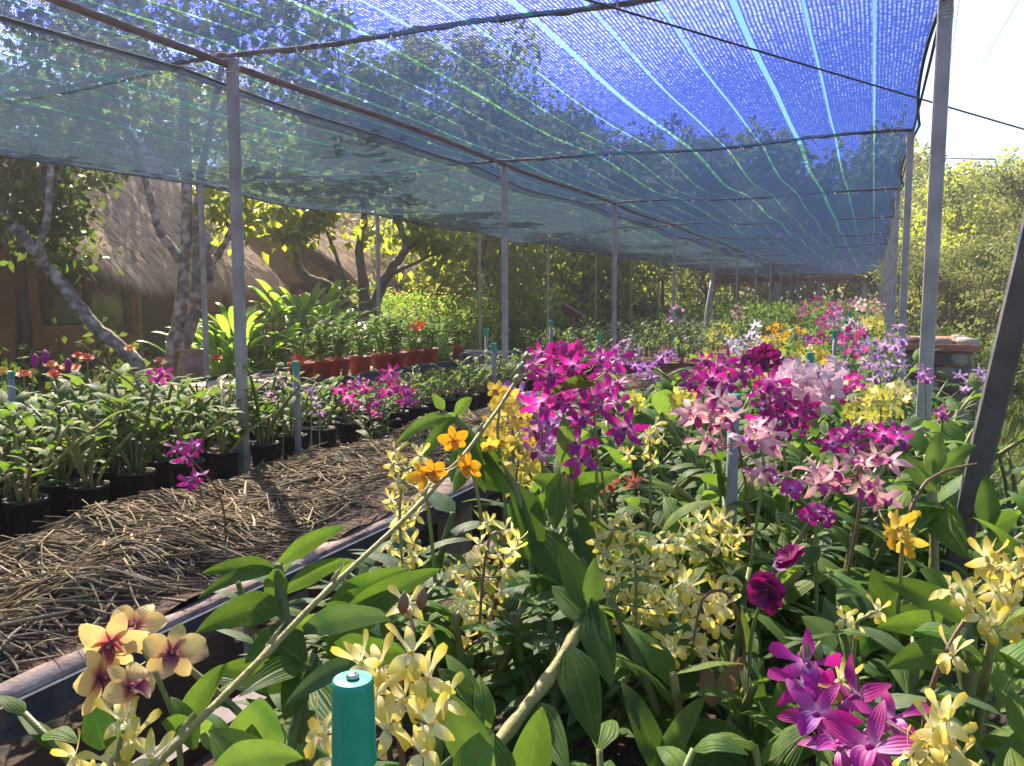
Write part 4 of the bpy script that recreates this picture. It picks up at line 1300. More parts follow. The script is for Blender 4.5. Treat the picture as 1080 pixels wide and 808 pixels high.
# bare arching twig, right
root = empty('arching_bare_stem', P(958, 560, 1.15), 'bare reddish stem arching toward the dark steel brace', 'orchid spike')
ctrl = np.array([P(950, 600, 1.12), P(956, 545, 1.13), P(975, 508, 1.15), P(1000, 495, 1.17), P(1030, 489, 1.2)])
tt = np.linspace(0, 4, 24)
path = np.stack([np.interp(tt, np.arange(5), ctrl[:, i]) for i in range(3)], -1)
for _ in range(3): path[1:-1] = path[1:-1] * .5 + (path[:-2] + path[2:]) * .25
mb = MB()
tubes(mb, path, (np.linspace(.003, .0015, 24) * (1 + .25 * (np.arange(24) % 4 == 0)))[None], 6)
mb.build('stalk', M['spike_red'], root)

# ------------------------------------------------------------------ foreground leaves placed one by one
def leafplant(label, foot, canes, leaves, mat='leaf', canemat='stem', name='orchid_plant', extra=None):
    """leaves: (base px, py, d), (tip px, py, d), half width m, bow (px of mid offset up), roll"""
    root = empty(name, foot, label, 'orchid')
    mb = MB()
    for pts, r0 in canes:
        c = np.array([P(*p) for p in pts])
        tt = np.linspace(0, len(c) - 1, 20)
        path = np.stack([np.interp(tt, np.arange(len(c)), c[:, i]) for i in range(3)], -1)
        for _ in range(2): path[1:-1] = path[1:-1] * .5 + (path[:-2] + path[2:]) * .25
        rr = np.full(20, r0) * (1 + .16 * ((np.arange(20) % 4) == 0))
        tubes(mb, path, rr[None], 10)
    mb.build('cane', M[canemat], root)
    for mt in sorted({l[5] if len(l) > 5 else mat for l in leaves}):
        mb = MB()
        for l in leaves:
            if (l[5] if len(l) > 5 else mat) != mt: continue
            a, b = P(*l[0]), P(*l[1])
            L = np.linalg.norm(b - a)
            c = (a + b) / 2 + np.array([0, 0, 1.]) * l[3] * L
            v = nrm((a + b) / 2 - CAM)
            sd = nrm(np.cross(b - a, v))
            sd = sd * math.cos(l[4]) + np.cross(nrm(b - a), sd) * math.sin(l[4])
            blades(mb, a, c, b, l[2], sd, 'leaf', 14, 6, .2, .05)
        mb.build('foliage', M[mt], root)
    return root


leafplant('leafy orchid cane with long drooping leaves left of the long spike', P(325, 840, .84),
          [([(335, 830, .8), (318, 740, .82), (300, 650, .86), (292, 595, .88)], .006), ([(300, 830, .78), (312, 760, .8), (330, 690, .84)], .005)],
          [((292, 600, .88), (212, 605, .86), .012, .12, .25), ((292, 602, .88), (208, 632, .84), .010, .2, .5), ((292, 596, .88), (366, 555, .95), .012, .12, .3), ((292, 600, .87), (290, 648, .86), .014, .02, .1),
           ((300, 640, .86), (206, 668, .8), .019, .18, .15), ((300, 625, .87), (372, 592, .93), .012, .18, .2), ((305, 668, .85), (258, 700, .8), .016, .1, .4),
           ((320, 700, .82), (268, 668, .84), .025, .1, .2), ((310, 660, .86), (395, 660, .9), .014, .1, .3), ((320, 665, .84), (420, 652, .82), .016, .16, .2, 'leaf_grey'),
           ((330, 690, .84), (300, 760, .78), .022, .0, .1), ((325, 700, .83), (252, 735, .76), .015, .15, .5), ((345, 680, .85), (415, 640, .9), .016, .08, .1), ((350, 665, .86), (465, 600, .95), .018, .1, .2),
           ((345, 690, .84), (440, 690, .8), .02, .08, .3), ((316, 720, .82), (230, 705, .8), .02, .08, .1), ((330, 720, .8), (372, 790, .72), .016, .12, .1),
           ((265, 800, .72), (275, 735, .72), .028, .02, .0, 'leaf_pale'), ((300, 770, .75), (245, 800, .68), .02, .05, .2), ((345, 640, .88), (430, 600, .94), .014, .12, .2),
           ((380, 700, .8), (300, 745, .74), .012, .18, .2, 'leaf_grey')])
leafplant('orchid with broad leaves rising from the bottom edge left of the green cap', P(250, 860, .6),
          [([(250, 850, .62), (255, 800, .62)], .006)],
          [((215, 800, .6), (218, 738, .6), .0, .0, 0)] * 0 + [((280, 830, .6), (222, 770, .62), .02, .1, .1, 'leaf_pale'), ((225, 815, .58), (320, 800, .6), .014, .25, .2, 'leaf_pale'), ((110, 790, .75), (95, 738, .76), .016, .02, 0),
           ((120, 800, .75), (140, 745, .76), .015, .05, .2), ((205, 790, .72), (180, 735, .74), .013, .15, .3), ((200, 780, .74), (170, 762, .7), .012, .2, .2), ((190, 770, .76), (240, 700, .8), .013, .2, .2)])
leafplant('orchid with wide pale leaves at the bottom edge right of the green cap', P(480, 870, .7),
          [([(500, 860, .7), (505, 790, .74)], .007)],
          [((520, 830, .7), (440, 720, .72), .02, .22, .1, 'leaf_pale'), ((480, 840, .66), (520, 770, .72), .018, .1, .2, 'leaf_pale'), ((540, 840, .7), (500, 760, .74), .016, .1, .3),
           ((555, 830, .75), (572, 745, .76), .02, .05, .1), ((505, 760, .85), (462, 705, .88), .016, .15, .2), ((505, 750, .85), (470, 690, .9), .013, .1, .2, 'leaf_pale')])
leafplant('thick tan cane with very large glossy leaves in the middle foreground', P(505, 800, .75),
          [([(500, 815, .74), (545, 760, .8), (590, 700, .86), (615, 655, .9), (622, 630, .91)], .0066)],
          [((622, 640, .9), (645, 725, .84), .021, .03, .05), ((600, 685, .86), (630, 786, .8), .024, .12, .1), ((624, 640, .9), (627, 588, .92), .013, .03, .2, 'leaf_pale'), ((628, 650, .9), (586, 570, .95), .019, .02, .2),
           ((618, 655, .89), (582, 618, .93), .016, .05, .2), ((626, 645, .9), (645, 680, .86), .013, .1, .6, 'leaf_pale'), ((560, 745, .82), (600, 815, .74), .02, .1, .1)], canemat='stem_tan')
leafplant('dark-leaved orchid cane standing behind the golden blooms', P(540, 690, 1.2),
          [([(560, 700, 1.15), (565, 600, 1.18), (545, 510, 1.2), (500, 462, 1.2), (478, 440, 1.2)], .006)],
          [((545, 515, 1.2), (572, 585, 1.16), .028, .02, .1), ((500, 462, 1.2), (533, 510, 1.18), .021, .06, .3), ((590, 500, 1.2), (585, 560, 1.15), .02, .0, .1), ((478, 440, 1.2), (416, 470, 1.15), .012, .22, .3, 'leaf_pale'),
           ((478, 440, 1.2), (440, 492, 1.15), .012, .12, .2, 'leaf_pale'), ((480, 438, 1.2), (498, 420, 1.22), .011, .2, .2, 'leaf_pale'), ((468, 432, 1.2), (456, 415, 1.2), .009, .02, .2, 'leaf_pale'),
           ((485, 450, 1.2), (512, 520, 1.15), .018, .1, .2), ((485, 470, 1.2), (476, 510, 1.15), .012, .0, .1, 'leaf_pale'), ((500, 500, 1.2), (540, 520, 1.16), .02, .15, .2),
           ((560, 540, 1.18), (640, 500, 1.25), .017, .15, .2), ((565, 560, 1.18), (610, 640, 1.1), .03, .1, .1), ((560, 590, 1.17), (520, 560, 1.2), .016, .2, .2), ((562, 620, 1.15), (500, 640, 1.1), .02, .2, .3),
           ((495, 490, 1.2), (478, 520, 1.16), .013, .05, .1)])
leafplant('orchid with an upright broad striped leaf among the magenta blooms', P(600, 640, 1.25),
          [([(600, 640, 1.25), (602, 560, 1.22), (600, 485, 1.2)], .005)],
          [((601, 500, 1.19), (594, 438, 1.2), .019, .02, .05, 'leaf_pale'), ((603, 505, 1.2), (622, 455, 1.22), .017, .05, .3), ((601, 520, 1.2), (560, 505, 1.2), .018, .15, .3), ((605, 530, 1.2), (655, 500, 1.25), .016, .2, .2),
           ((628, 405, 1.2), (580, 418, 1.2), .012, .3, .3), ((601, 545, 1.2), (630, 600, 1.12), .02, .15, .2), ((603, 560, 1.2), (700, 590, 1.15), .018, .18, .2), ((600, 580, 1.2), (560, 650, 1.12), .02, .15, .1)])
leafplant('broad-leaved orchid below the yellow spray in the right foreground', P(1020, 860, .95),
          [([(1025, 860, .92), (1022, 760, .94), (1020, 700, .95), (1018, 640, .98)], .011), ([(940, 850, .95), (900, 760, 1.0), (890, 700, 1.02)], .006)],
          [((1012, 672, .96), (925, 662, .92), .02, .15, .15), ((1015, 655, .96), (930, 612, 1.0), .02, .15, .2), ((1015, 690, .94), (935, 705, .9), .022, .12, .2), ((1020, 640, .98), (970, 600, 1.02), .017, .15, .2, 'leaf_pale'),
           ((1022, 700, .92), (1090, 715, .86), .018, .2, .2), ((1080, 700, .9), (1052, 745, .84), .02, .15, .2, 'leaf_pale'), ((940, 650, 1.0), (920, 600, 1.02), .02, .05, .2), ((1024, 850, .84), (1002, 730, .9), .026, .02, .1),
           ((1060, 850, .8), (1075, 770, .84), .02, .05, .2, 'leaf_pale'), ((1020, 760, .9), (960, 720, .92), .016, .2, .2), ((905, 700, 1.0), (845, 650, 1.02), .022, .1, .1, 'leaf_grey'), ((895, 705, 1.0), (870, 630, 1.04), .02, .05, .2, 'leaf_grey'),
           ((900, 690, 1.0), (985, 640, 1.05), .02, .15, .2), ((890, 730, .98), (830, 790, .9), .02, .2, .2), ((940, 770, .9), (1000, 800, .84), .02, .15, .2), ((1010, 640, 1.0), (1060, 690, .92), .02, .2, .3)])
leafplant('strap-leaved orchid below the maroon blooms', P(800, 830, 1.0),
          [([(800, 830, 1.0), (790, 790, 1.0)], .006)],
          [((810, 830, 1.0), (782, 640, 1.05), .014, .1, .1), ((800, 830, 1.0), (760, 690, 1.02), .012, .1, .2), ((790, 825, .95), (700, 760, .95), .013, .3, .2), ((790, 825, .95), (820, 740, .95), .012, .2, .3), ((800, 825, .92), (870, 790, .88), .014, .3, .2),
           ((780, 825, .9), (690, 810, .86), .016, .3, .2), ((755, 740, .95), (787, 690, .96), .013, .1, .4, 'leaf_dry'), ((752, 745, .95), (742, 700, .96), .014, .05, .3, 'leaf_dry'), ((810, 810, .9), (830, 700, .96), .012, .1, .2),
           ((700, 830, .85), (655, 720, .9), .016, .25, .2), ((690, 830, .85), (745, 735, .9), .014, .25, .2), ((830, 800, .9), (800, 735, .95), .012, .2, .2, 'leaf_pale')])
leafplant('pale-leaved orchid in front of the dark steel brace', P(990, 640, 1.3),
          [([(985, 640, 1.3), (985, 540, 1.32), (978, 480, 1.35)], .007), ([(1040, 640, 1.28), (1042, 560, 1.3)], .006)],
          [((985, 520, 1.32), (945, 480, 1.36), .017, .2, .2, 'leaf_pale'), ((985, 500, 1.33), (990, 455, 1.35), .018, .05, .1, 'leaf_pale'), ((985, 510, 1.33), (1030, 470, 1.38), .016, .2, .2, 'leaf_pale'), ((985, 540, 1.3), (1020, 590, 1.22), .03, .15, .2),
           ((985, 550, 1.3), (930, 560, 1.25), .02, .2, .2), ((1042, 560, 1.3), (1040, 500, 1.33), .02, .05, .1, 'leaf_pale'), ((1042, 560, 1.3), (1075, 545, 1.3), .02, .2, .3), ((1042, 570, 1.3), (1040, 620, 1.24), .02, .02, .2),
           ((985, 530, 1.32), (960, 570, 1.26), .018, .15, .2, 'leaf_pale'), ((980, 480, 1.35), (950, 455, 1.4), .014, .25, .2, 'leaf_pale'), ((1042, 560, 1.3), (1068, 600, 1.25), .018, .1, .2)])

# spike of purple orchids over the mat of canes and buds at the far left
r_ = spray('magenta orchid bloom and drooping bare stem over the black pots at the left', 'star', 'magenta', [(172, 393, 2.35), (167, 398, 2.35)], 2.35, .034, foot=np.array([*P(215, 540, 2.5)[:2], .93]), lib='none', jd=.005,
           arch=[(200, 470, 2.4), (150, 410, 2.35), (108, 385, 2.3), (85, 358, 2.28), (72, 362, 2.27), (62, 374, 2.26), (38, 371, 2.25)], stem='spike_red', buds=3)
for (x, y) in ((36, 373), (47, 369), (71, 378)):
    e = P(x, y, 2.26)
    mb = MB()
    tubes(mb, [[e, e + (0.003, 0, -.012), e + (.0, 0, -.03), e + (-.003, 0, -.04)]], [[.003, .009, .008, .002]], 8)
    mb.build('bud', PM['violet'][1], r_)
spray('two magenta blooms hanging over the edge of the mat of canes', 'star', 'magenta', [(187, 474, 2.0), (196, 482, 2.0), (207, 500, 1.98), (200, 508, 1.98), (204, 470, 2.0)], 2.0, .038, foot=np.array([*P(240, 560, 2.2)[:2], .93]), lib='none', jd=.01,
      arch=[(232, 520, 2.1), (215, 498, 2.02), (195, 478, 2.0), (188, 470, 2.0)], stem='spike_red')
spray('magenta star orchids over the last black pots, before the red pots', 'star', 'magenta',
      [(358, 412), (368, 408), (378, 405), (396, 425), (405, 400), (412, 392), (420, 408), (428, 422), (410, 412), (366, 420), (390, 430), (398, 436), (415, 398), (430, 412), (386, 410), (402, 415), (436, 425), (374, 428)], 3.7, .045,
      foot=np.array([*P(400, 470, 3.7)[:2], .85]), fi=2, fsc=.8, jd=.1)
for (x, y, k) in ((335, 428, 'second'), (326, 412, 'first'), (285, 415, 'third'), (296, 398, 'fourth')):
    p = P(x, y, 3.3)
    spray(f'small drooping violet bud stem by the capped pipe, {k} of four', 'star', 'violet', [(x, y), (x + 3, y + 8)], 3.3, .02, foot=np.array([p[0], p[1], .86]), lib='none', jd=.01)
# zinnias
zin = [(92, 378, 'coral', 3.7), (53, 385, 'orange', 3.8), (71, 388, 'orange', 3.6), (78, 388, 'scarlet', 3.9), (25, 395, 'coral', 3.6), (137, 368, 'orange', 4.6), (168, 381, 'coral', 4.6), (57, 396, 'scarlet', 3.4), (2, 392, 'yellow', 3.6), (229, 378, 'scarlet', 4.8),
       (83, 376, 'scarlet', 4.2), (34, 393, 'yellow', 4.4), (60, 389, 'scarlet', 4.5)]
zl = ['largest coral zinnia', 'orange zinnia right of the capped pipe', 'orange zinnia with a slight tilt', 'scarlet zinnia beside the coral one', 'coral zinnia nearest the capped pipe', 'orange zinnia before the crooked trunk', 'coral zinnia left of the clay jar',
      'lowest scarlet zinnia', 'yellow zinnia at the very edge of the picture', 'scarlet zinnia right of the clay jar', 'small scarlet zinnia behind the coral one', 'small yellow zinnia at the left', 'small scarlet zinnia at the back of the bed']
ZM = {}
for k, (x, y, sch, d) in enumerate(zin):
    p = P(x, y, d)
    root = empty('zinnia', (p[0], p[1], 0), zl[k] + ' on its tall stem', 'flower', 'zinnias before the shaded house')
    mb = MB()
    pth = np.array([(p[0] + .06, p[1] + .03, 0), (p[0] + .03, p[1], .6), (p[0] + .005, p[1], p[2] - .15), tuple(p)])
    tubes(mb, pth, .0035, 5)
    K = 14
    zz = U(.1, p[2] - .15, K)
    A_ = np.stack([np.interp(zz, pth[:, 2], pth[:, 0]), np.interp(zz, pth[:, 2], pth[:, 1]), zz], -1)
    aa = U(0, 6.28, K)
    dv = np.stack([np.cos(aa), np.sin(aa), U(.2, .6, K)], -1) * U(.08, .13, K)[:, None]
    mb.build('stem', M['spike'], root)
    mb = MB()
    blades(mb, A_, A_ + dv * .5 + (0, 0, .02), A_ + dv - (0, 0, .02), .02, np.cross(dv, (0, 0, 1)), 'tree', 5, 2, .2)
    mb.build('foliage', M['leaf_mid'], root)
    me, lp = flower('ruff', sch, k % 3)
    o = bpy.data.objects.new('flower', me)
    COL.objects.link(o)
    o.parent = root
    face(o, p, nrm(nrm(CAM - p) * .5 + (0, 0, .9)), (p[0], p[1], 0), .034, up=(0, 1, 0))

# ------------------------------------------------------------------ thatched houses
def roof_straw(parent, o0, along, down, L, S_, n, name='thatch', rows=12, sag=.0, bend=None):
    """layers of straw laid down a slope: o0 = ridge start, along/down unit vectors, L length, S_ slope length"""
    along, down = nrm(along), nrm(down)
    nn = nrm(np.cross(along, down))
    if nn[2] < 0: nn = -nn
    mb = MB()
    k = 40
    A_ = np.linspace(0, L, k)
    B_ = np.linspace(0, S_, 14)
    a, b = np.meshgrid(A_, B_, indexing='ij')
    bz = bend(a, b) if bend else 0 * a
    v = o0 + a[..., None] * along + b[..., None] * down + bz[..., None] * np.array([0, 0, 1.])
    i, j = np.meshgrid(np.arange(k - 1), np.arange(13), indexing='ij')
    q = (i * 14 + j).ravel()
    f = np.stack([q, q + 14, q + 15, q + 1], -1)
    mb.add(v - nn * .03, f)
    mb.add(v - nn * .2, f)
    mb.build('under_thatch', M['thatch_base'], parent)
    mb = MB()
    u_, w_ = U(0, L, n), U(-.1, S_, n)
    w_ = np.concatenate([w_[:int(n * .8)], S_ - np.abs(rng.normal(0, .06, n - int(n * .8)))])
    z = bend(u_, w_) if bend else 0 * u_
    p = o0 + u_[:, None] * along + w_[:, None] * down + z[:, None] * np.array([0, 0, 1.]) + nn * U(-.02, .06, n)[:, None]
    ln = U(.16, .42, n)
    dr = nrm(down + along * rng.normal(0, .2, n)[:, None] + nn * rng.normal(.03, .09, n)[:, None])
    e = p + dr * ln[:, None]
    e[:, 2] -= np.where(w_ + ln > S_ + .05, .12, 0)
    clump = np.clip(.5 + .2 * np.sin(u_ * 2.1 + w_ * 1.3) + .2 * np.sin(w_ * 17 + np.sin(u_ * 3)) + rng.normal(0, .25, n), 0, 1)
    blades(mb, p, (p + e) / 2 + nn * .015, e, U(.003, .0065, n), np.cross(dr, nn), 'grass', 2, 1, 0, rnd=clump)
    mb.build(name, M['thatch'], parent)


def q4(mb, a, b, c, d): mb.add([a, b, c, d], [(0, 1, 2, 3)], smooth=False)


WX = -9.0
h1 = empty('thatched_house', (WX, 6, 0), 'shaded brown house with a big thatched roof and a dark window, behind the crooked trees', 'house', 'thatched houses')
mb = MB()
box(mb, (WX - 5, -1, -.1), (WX, 8.7, 2.3))
mb.build('wall', M['wall'], h1)


def eave(Y): return 1.9 + .55 * np.clip((7.4 - Y) / 1.5, 0, 1) ** 1.0


rid = np.array([WX - 3.1, -2.0, 5.0])
dwn = np.array([3.75, 0, -3.1])
SL = np.linalg.norm(dwn)
roof_straw(h1, rid, (0, 1, 0), dwn, 12.0, SL, 64000, bend=lambda a, b: (np.clip((9.4 - a) / 1.5, 0, 1) * .55) * (b / SL) ** 1.0)
roof_straw(h1, rid, (0, 1, 0), (-dwn[0], 0, dwn[2]), 12.0, SL, 2500)
wy = [float(PX(u, 315, WX)[1]) for u in (48, 130, 145, 184)]
wz = [float(PX(90, v, WX)[2]) for v in (347, 287)]
fr = MB()
y0_, y1_ = wy[0], wy[1]
for (a, b, c, d) in ((y0_, y1_, wz[1], wz[1] + .08), (y0_, y1_, wz[0] - .08, wz[0]), (y0_ - .08, y0_, wz[0] - .08, wz[1] + .08), (y1_, y1_ + .08, wz[0] - .08, wz[1] + .08), ((y0_ + y1_) / 2 - .03, (y0_ + y1_) / 2 + .03, wz[0], wz[1])):
    box(fr, (WX - .02, a, c), (WX + .06, b, d))
wf = fr.build('window', M['darkwood'], h1)
mb = MB()
box(mb, (WX - .01, y0_, wz[0]), (WX + .012, y1_, wz[1]))
mb.build('pane', M['glass'], wf)
mb = MB()
box(mb, (WX - .01, wy[2], .1), (WX + .03, wy[3], 2.0))
dr_ = mb.build('door', M['darkwood'], h1)
mb = MB()
for y in (wy[2] - .06, wy[3]):
    box(mb, (WX - .01, y, 0), (WX + .07, y + .06, 2.06))
box(mb, (WX - .01, wy[2] - .06, 2.0605), (WX + .07, wy[3] + .06, 2.12))
mb.build('door_frame', M['wall_ochre'], h1)
for y in (2.2, float(PX(25, 300, WX + .5)[1]), 8.6):
    mb = MB()
    tubes(mb, [[(WX + .45, y, -.1), (WX + .46, y + .01, 1.2), (WX + .44, y, 2.1)]], .07, 8)
    mb.build('veranda_post', M['darkwood'], h1)
mb = MB()
box(mb, (WX + .35, 3, .65), (WX + .39, y0_ + .3, 1.25))
mb.build('veranda_screen', M['wall'], h1)

h2 = empty('thatched_house', (-9.5, 12, 0), 'smaller ochre-walled house with a thatched gable roof behind the forked tree', 'house', 'thatched houses')
gy = 12.0
mb = MB()
box(mb, (-12.2, gy, -.1), (-8.75, 15.5, 1.95))
gx, gr = -10.5, 3.35
q4(mb, (-12.2, gy + .002, 1.95), (-8.75, gy + .002, 1.95), (-10.3, gy + .002, gr - .12), (-10.7, gy + .002, gr - .12))
mb.build('wall', M['wall_ochre'], h2)
mb = MB()
for x in (-8.78, -9.9, -11.2):
    box(mb, (x - .04, gy - .04, 0), (x + .04, gy - .001, 2.0))
box(mb, (-12.2, gy - .05, 1.25), (-8.75, gy - .0405, 1.32))
mb.build('timber_frame', M['darkwood'], h2)
mb = MB()
box(mb, (-9.7, gy - .015, 1.35), (-9.0, gy - .003, 1.85))
mb.build('window', M['glass'], h2)
dw = np.array([2.35, 0, -1.4])
roof_straw(h2, np.array([gx, gy - .55, gr + .1]), (0, 1, 0), dw, 4.6, np.linalg.norm(dw), 24000)
roof_straw(h2, np.array([gx, gy - .55, gr + .1]), (0, 1, 0), dw * (-1, 1, 1), 4.6, np.linalg.norm(dw), 2500)

# clay jar at the trunk
p = P(205, 408, 7.2)
mb = MB()
lathe(mb, [(.001, 0), (.13, 0), (.2, .12), (.23, .28), (.2, .42), (.15, .5), (.14, .54), (.18, .57), (.17, .59), (.12, .575), (.11, .5), (.001, .48)], (0, 0, 0), 24)
o = mb.build('clay_jar', M['clay'], None, (0, 0, 0))
o.location = (p[0], p[1], p[2] + .01)
o.scale = (.6, .6, .55)
mb = MB()
box(mb, (-.35, -.3, 0), (.35, .3, p[2]))
o2 = mb.build('stone_block', M['stone'], None, (0, 0, 0))
o2.location = (p[0], p[1], 0)
tag(o, 'round clay jar beside the lichen-covered trunk', 'jar')
tag(o2, 'stone block under the clay jar', 'stone')
# concrete blocks by the red pots
for k, (u_, v_) in enumerate(((494, 391), (505, 390))):
    p = P(u_, v_, 7.4)
    mb = MB()
    for z in (0, .08, .16):
        pass
    W_, H_, D_, t_ = .12, .16, .14, .025
    box(mb, (-W_, 0, 0), (W_, D_, t_)); box(mb, (-W_, 0, H_ - t_), (W_, D_, H_))
    for x in (-W_, -t_ / 2, W_ - t_): box(mb, (x, .001, t_), (x + t_, D_ - .001, H_ - t_))
    o = mb.build('concrete_block', M['concrete'], None, (0, 0, 0))
    o.location = p
    o.rotation_euler = (0, 0, -.3)
    tag(o, ('grey hollow concrete block just past the last red pot', 'second grey concrete block, nearer the middle post')[k], 'block', 'concrete blocks beside the red pots')

# ------------------------------------------------------------------ trees
def leafcloud(mb, cen, rad, per, ls, flat=.7, ar=.36):
    K = len(cen) * per
    c = np.repeat(cen, per, 0)
    r = np.repeat(np.broadcast_to(rad, (len(cen),)), per)
    p = c + rng.normal(0, 1, (K, 3)) * r[:, None] * (.5, .5, .5 * flat)
    d = nrm(rng.normal(0, 1, (K, 3)) + nrm(p - c) * .8 + (0, 0, -.15))
    L = ls * U(.6, 1.25, K)
    e = p + d * L[:, None]
    rc = np.clip(np.repeat(U(0, 1, len(cen)), per) * .5 + U(0, 1, K) * .5, 0, 1)
    blades(mb, p, (p + e) / 2 + (0, 0, 1) * (L * .1)[:, None], e - (0, 0, 1) * (L * .12)[:, None], L * ar, rng.normal(0, 1, (K, 3)), 'tree', 2, 2, .25, rnd=rc)


def wig(a, b, n=7, amp=.06):
    t = np.linspace(0, 1, n)[:, None]
    L = np.linalg.norm(np.asarray(b) - a)
    p = np.asarray(a) * (1 - t) + np.asarray(b) * t
    p[1:-1] += rng.normal(0, amp * L / 2, (n - 2, 3))
    return p


def tree_meshes(h, spread, seed, nlimb=6, per=55, ls=.13, low=.3, trunk_r=.09):
    tk = MB()
    cen = []
    top = np.array([rd.uniform(-.3, .3), rd.uniform(-.3, .3), h * .6])
    tp = wig((0, 0, -.1), top, 9, .05)
    tubes(tk, tp, np.linspace(trunk_r, trunk_r * .45, 9)[None], 9)
    for i in range(nlimb):
        a = i / nlimb * 6.28 + rd.uniform(-.5, .5)
        st_ = tp[rd.randrange(2, 8)]
        r_ = spread * rd.uniform(.55, 1)
        e = np.array([math.cos(a) * r_, math.sin(a) * r_, h * rd.uniform(low + .15, .95)])
        e[2] = max(e[2], st_[2] + .3)
        lp = wig(st_, e, 7, .1)
        tubes(tk, lp, np.linspace(trunk_r * .5, trunk_r * .12, 7)[None], 7)
        for j in range(7):
            s_ = lp[rd.randrange(2, 7)]
            e2 = s_ + np.array([rd.gauss(0, .5), rd.gauss(0, .5), rd.gauss(.15, .4)]) * spread * .45
            bp_ = wig(s_, e2, 5, .1)
            tubes(tk, bp_, np.linspace(trunk_r * .2, .006, 5)[None], 5)
            cen += [bp_[-1], bp_[-2] + rng.normal(0, .15, 3), bp_[2] + rng.normal(0, .2, 3)]
    cen = np.array(cen)
    cr = MB()
    leafcloud(cr, cen, U(.28, .6, len(cen)) * spread / 2.2, per, ls)
    return tk, cr


TV = []
for i, (h, s_, mt, bk, ls) in enumerate(((6.5, 2.4, 'tree', 'bark_dark', .14), (7.5, 2.6, 'tree', 'bark_dark', .15), (5.5, 2.2, 'tree', 'bark_dark', .13), (4.6, 2.0, 'tree_olive', 'bark', .085), (8.5, 3.0, 'tree_dark', 'bark_dark', .16), (5.0, 2.3, 'tree_olive', 'bark_dark', .08))):
    t_, c_ = tree_meshes(h, s_, i, 8, 95 if ls < .09 else 60, ls)
    TV.append((t_.mesh('trunk', M[bk]), c_.mesh('crown', M[mt])))


def tree(x, y, v, label, sc=1, rz=None, group=None, name='leafy_tree', mat=None):
    r = empty(name, (x, y, gz1(x, y)), label, 'tree', group)
    rz = rd.uniform(0, 6.28) if rz is None else rz
    inst('trunk', TV[v][0], r, rot=(0, 0, rz), sc=sc)
    inst('crown', TV[v][1], r, rot=(0, 0, rz), sc=sc)
    return r


def custom_tree(label, stems, clumps, crown_mat, bark, ls=.12, per=60, twigs=True, group=None, name='leafy_tree'):
    """stems: list of ([(px,py,d)...], r0, r1); clumps: list of (px,py,d,radius m, n)"""
    f = P(*stems[0][0][0])
    root = empty(name, (f[0], f[1], 0), label, 'tree', group)
    mb = MB()
    for pts, r0, r1 in stems:
        c = np.array([P(*p) for p in pts])
        if pts is stems[0][0]: c = np.concatenate([[[c[0][0] + .05, c[0][1], -.1]], c])
        n = len(c) * 5
        tt = np.linspace(0, len(c) - 1, n)
        path = np.stack([np.interp(tt, np.arange(len(c)), c[:, i]) for i in range(3)], -1)
        for _ in range(3): path[1:-1] = path[1:-1] * .5 + (path[:-2] + path[2:]) * .25
        path[1:-1] += rng.normal(0, .1, (n - 2, 3)) * np.linspace(r0, r1, n - 2)[:, None]
        tubes(mb, path, (np.linspace(r0, r1, n) * (1 + rng.normal(0, .04, n)))[None], 12)
    cr = MB()
    allc = []
    stp = [P(*p) for s in stems for p in s[0][1:]]
    for (u_, v_, d, r_, k) in clumps:
        c0 = P(u_, v_, d)
        cc = c0 + rng.normal(0, 1, (k, 3)) * r_ * .6
        allc.append(cc)
        a = stp[int(np.argmin([np.linalg.norm(s - c0) for s in stp]))]
        for c_ in cc[:max(3, k // 3)]:
            tubes(mb, wig(a, c_, 6, .08), np.linspace(.025, .006, 6)[None], 5)
    mb.build('trunk', M[bark], root)
    allc = np.concatenate(allc)
    leafcloud(cr, allc, U(.16, .34, len(allc)), per, ls)
    cr.build('crown', M[crown_mat], root)
    return root


custom_tree('pale lichen-covered tree with several stems, in front of the big thatched roof',
            [([(184, 392, 7.4), (182, 365, 7.4), (192, 320, 7.4), (196, 270, 7.4), (198, 190, 7.4), (190, 60, 7.4)], .08, .035), ([(192, 372, 7.4), (205, 330, 7.4), (208, 285, 7.4), (207, 230, 7.4), (214, 170, 7.4), (240, 40, 7.4)], .06, .025),
             ([(190, 275, 7.4), (168, 245, 7.4), (155, 195, 7.4), (120, 100, 7.4)], .045, .02), ([(212, 290, 7.4), (235, 262, 7.5), (244, 240, 7.6), (262, 200, 7.7)], .04, .015), ([(198, 320, 7.35), (222, 300, 7.3), (218, 250, 7.3)], .05, .03)],
            [(120, 70, 7.8, .8, 13), (220, 30, 7.8, .8, 12), (252, 222, 7.6, .15, 4), (290, 50, 8, .7, 10), (60, 20, 7.5, .7, 8)], 'tree', 'bark', .11, 55)
custom_tree('crooked grey tree leaning across the shaded house front at the far left',
            [([(152, 392, 6.9), (128, 366, 6.9), (100, 345, 6.9), (78, 318, 6.9), (55, 285, 6.9), (20, 245, 6.9), (-20, 205, 6.9), (-70, 140, 6.9)], .062, .045), ([(38, 268, 6.9), (50, 235, 6.9), (53, 180, 6.9), (60, 120, 6.9)], .035, .02)],
            [(20, 185, 7.2, .6, 16), (60, 195, 7.4, .4, 10), (60, 235, 7.6, .2, 4), (-40, 130, 7, .8, 16), (40, 110, 7.2, .7, 12)], 'tree_dark', 'bark', .1, 60)
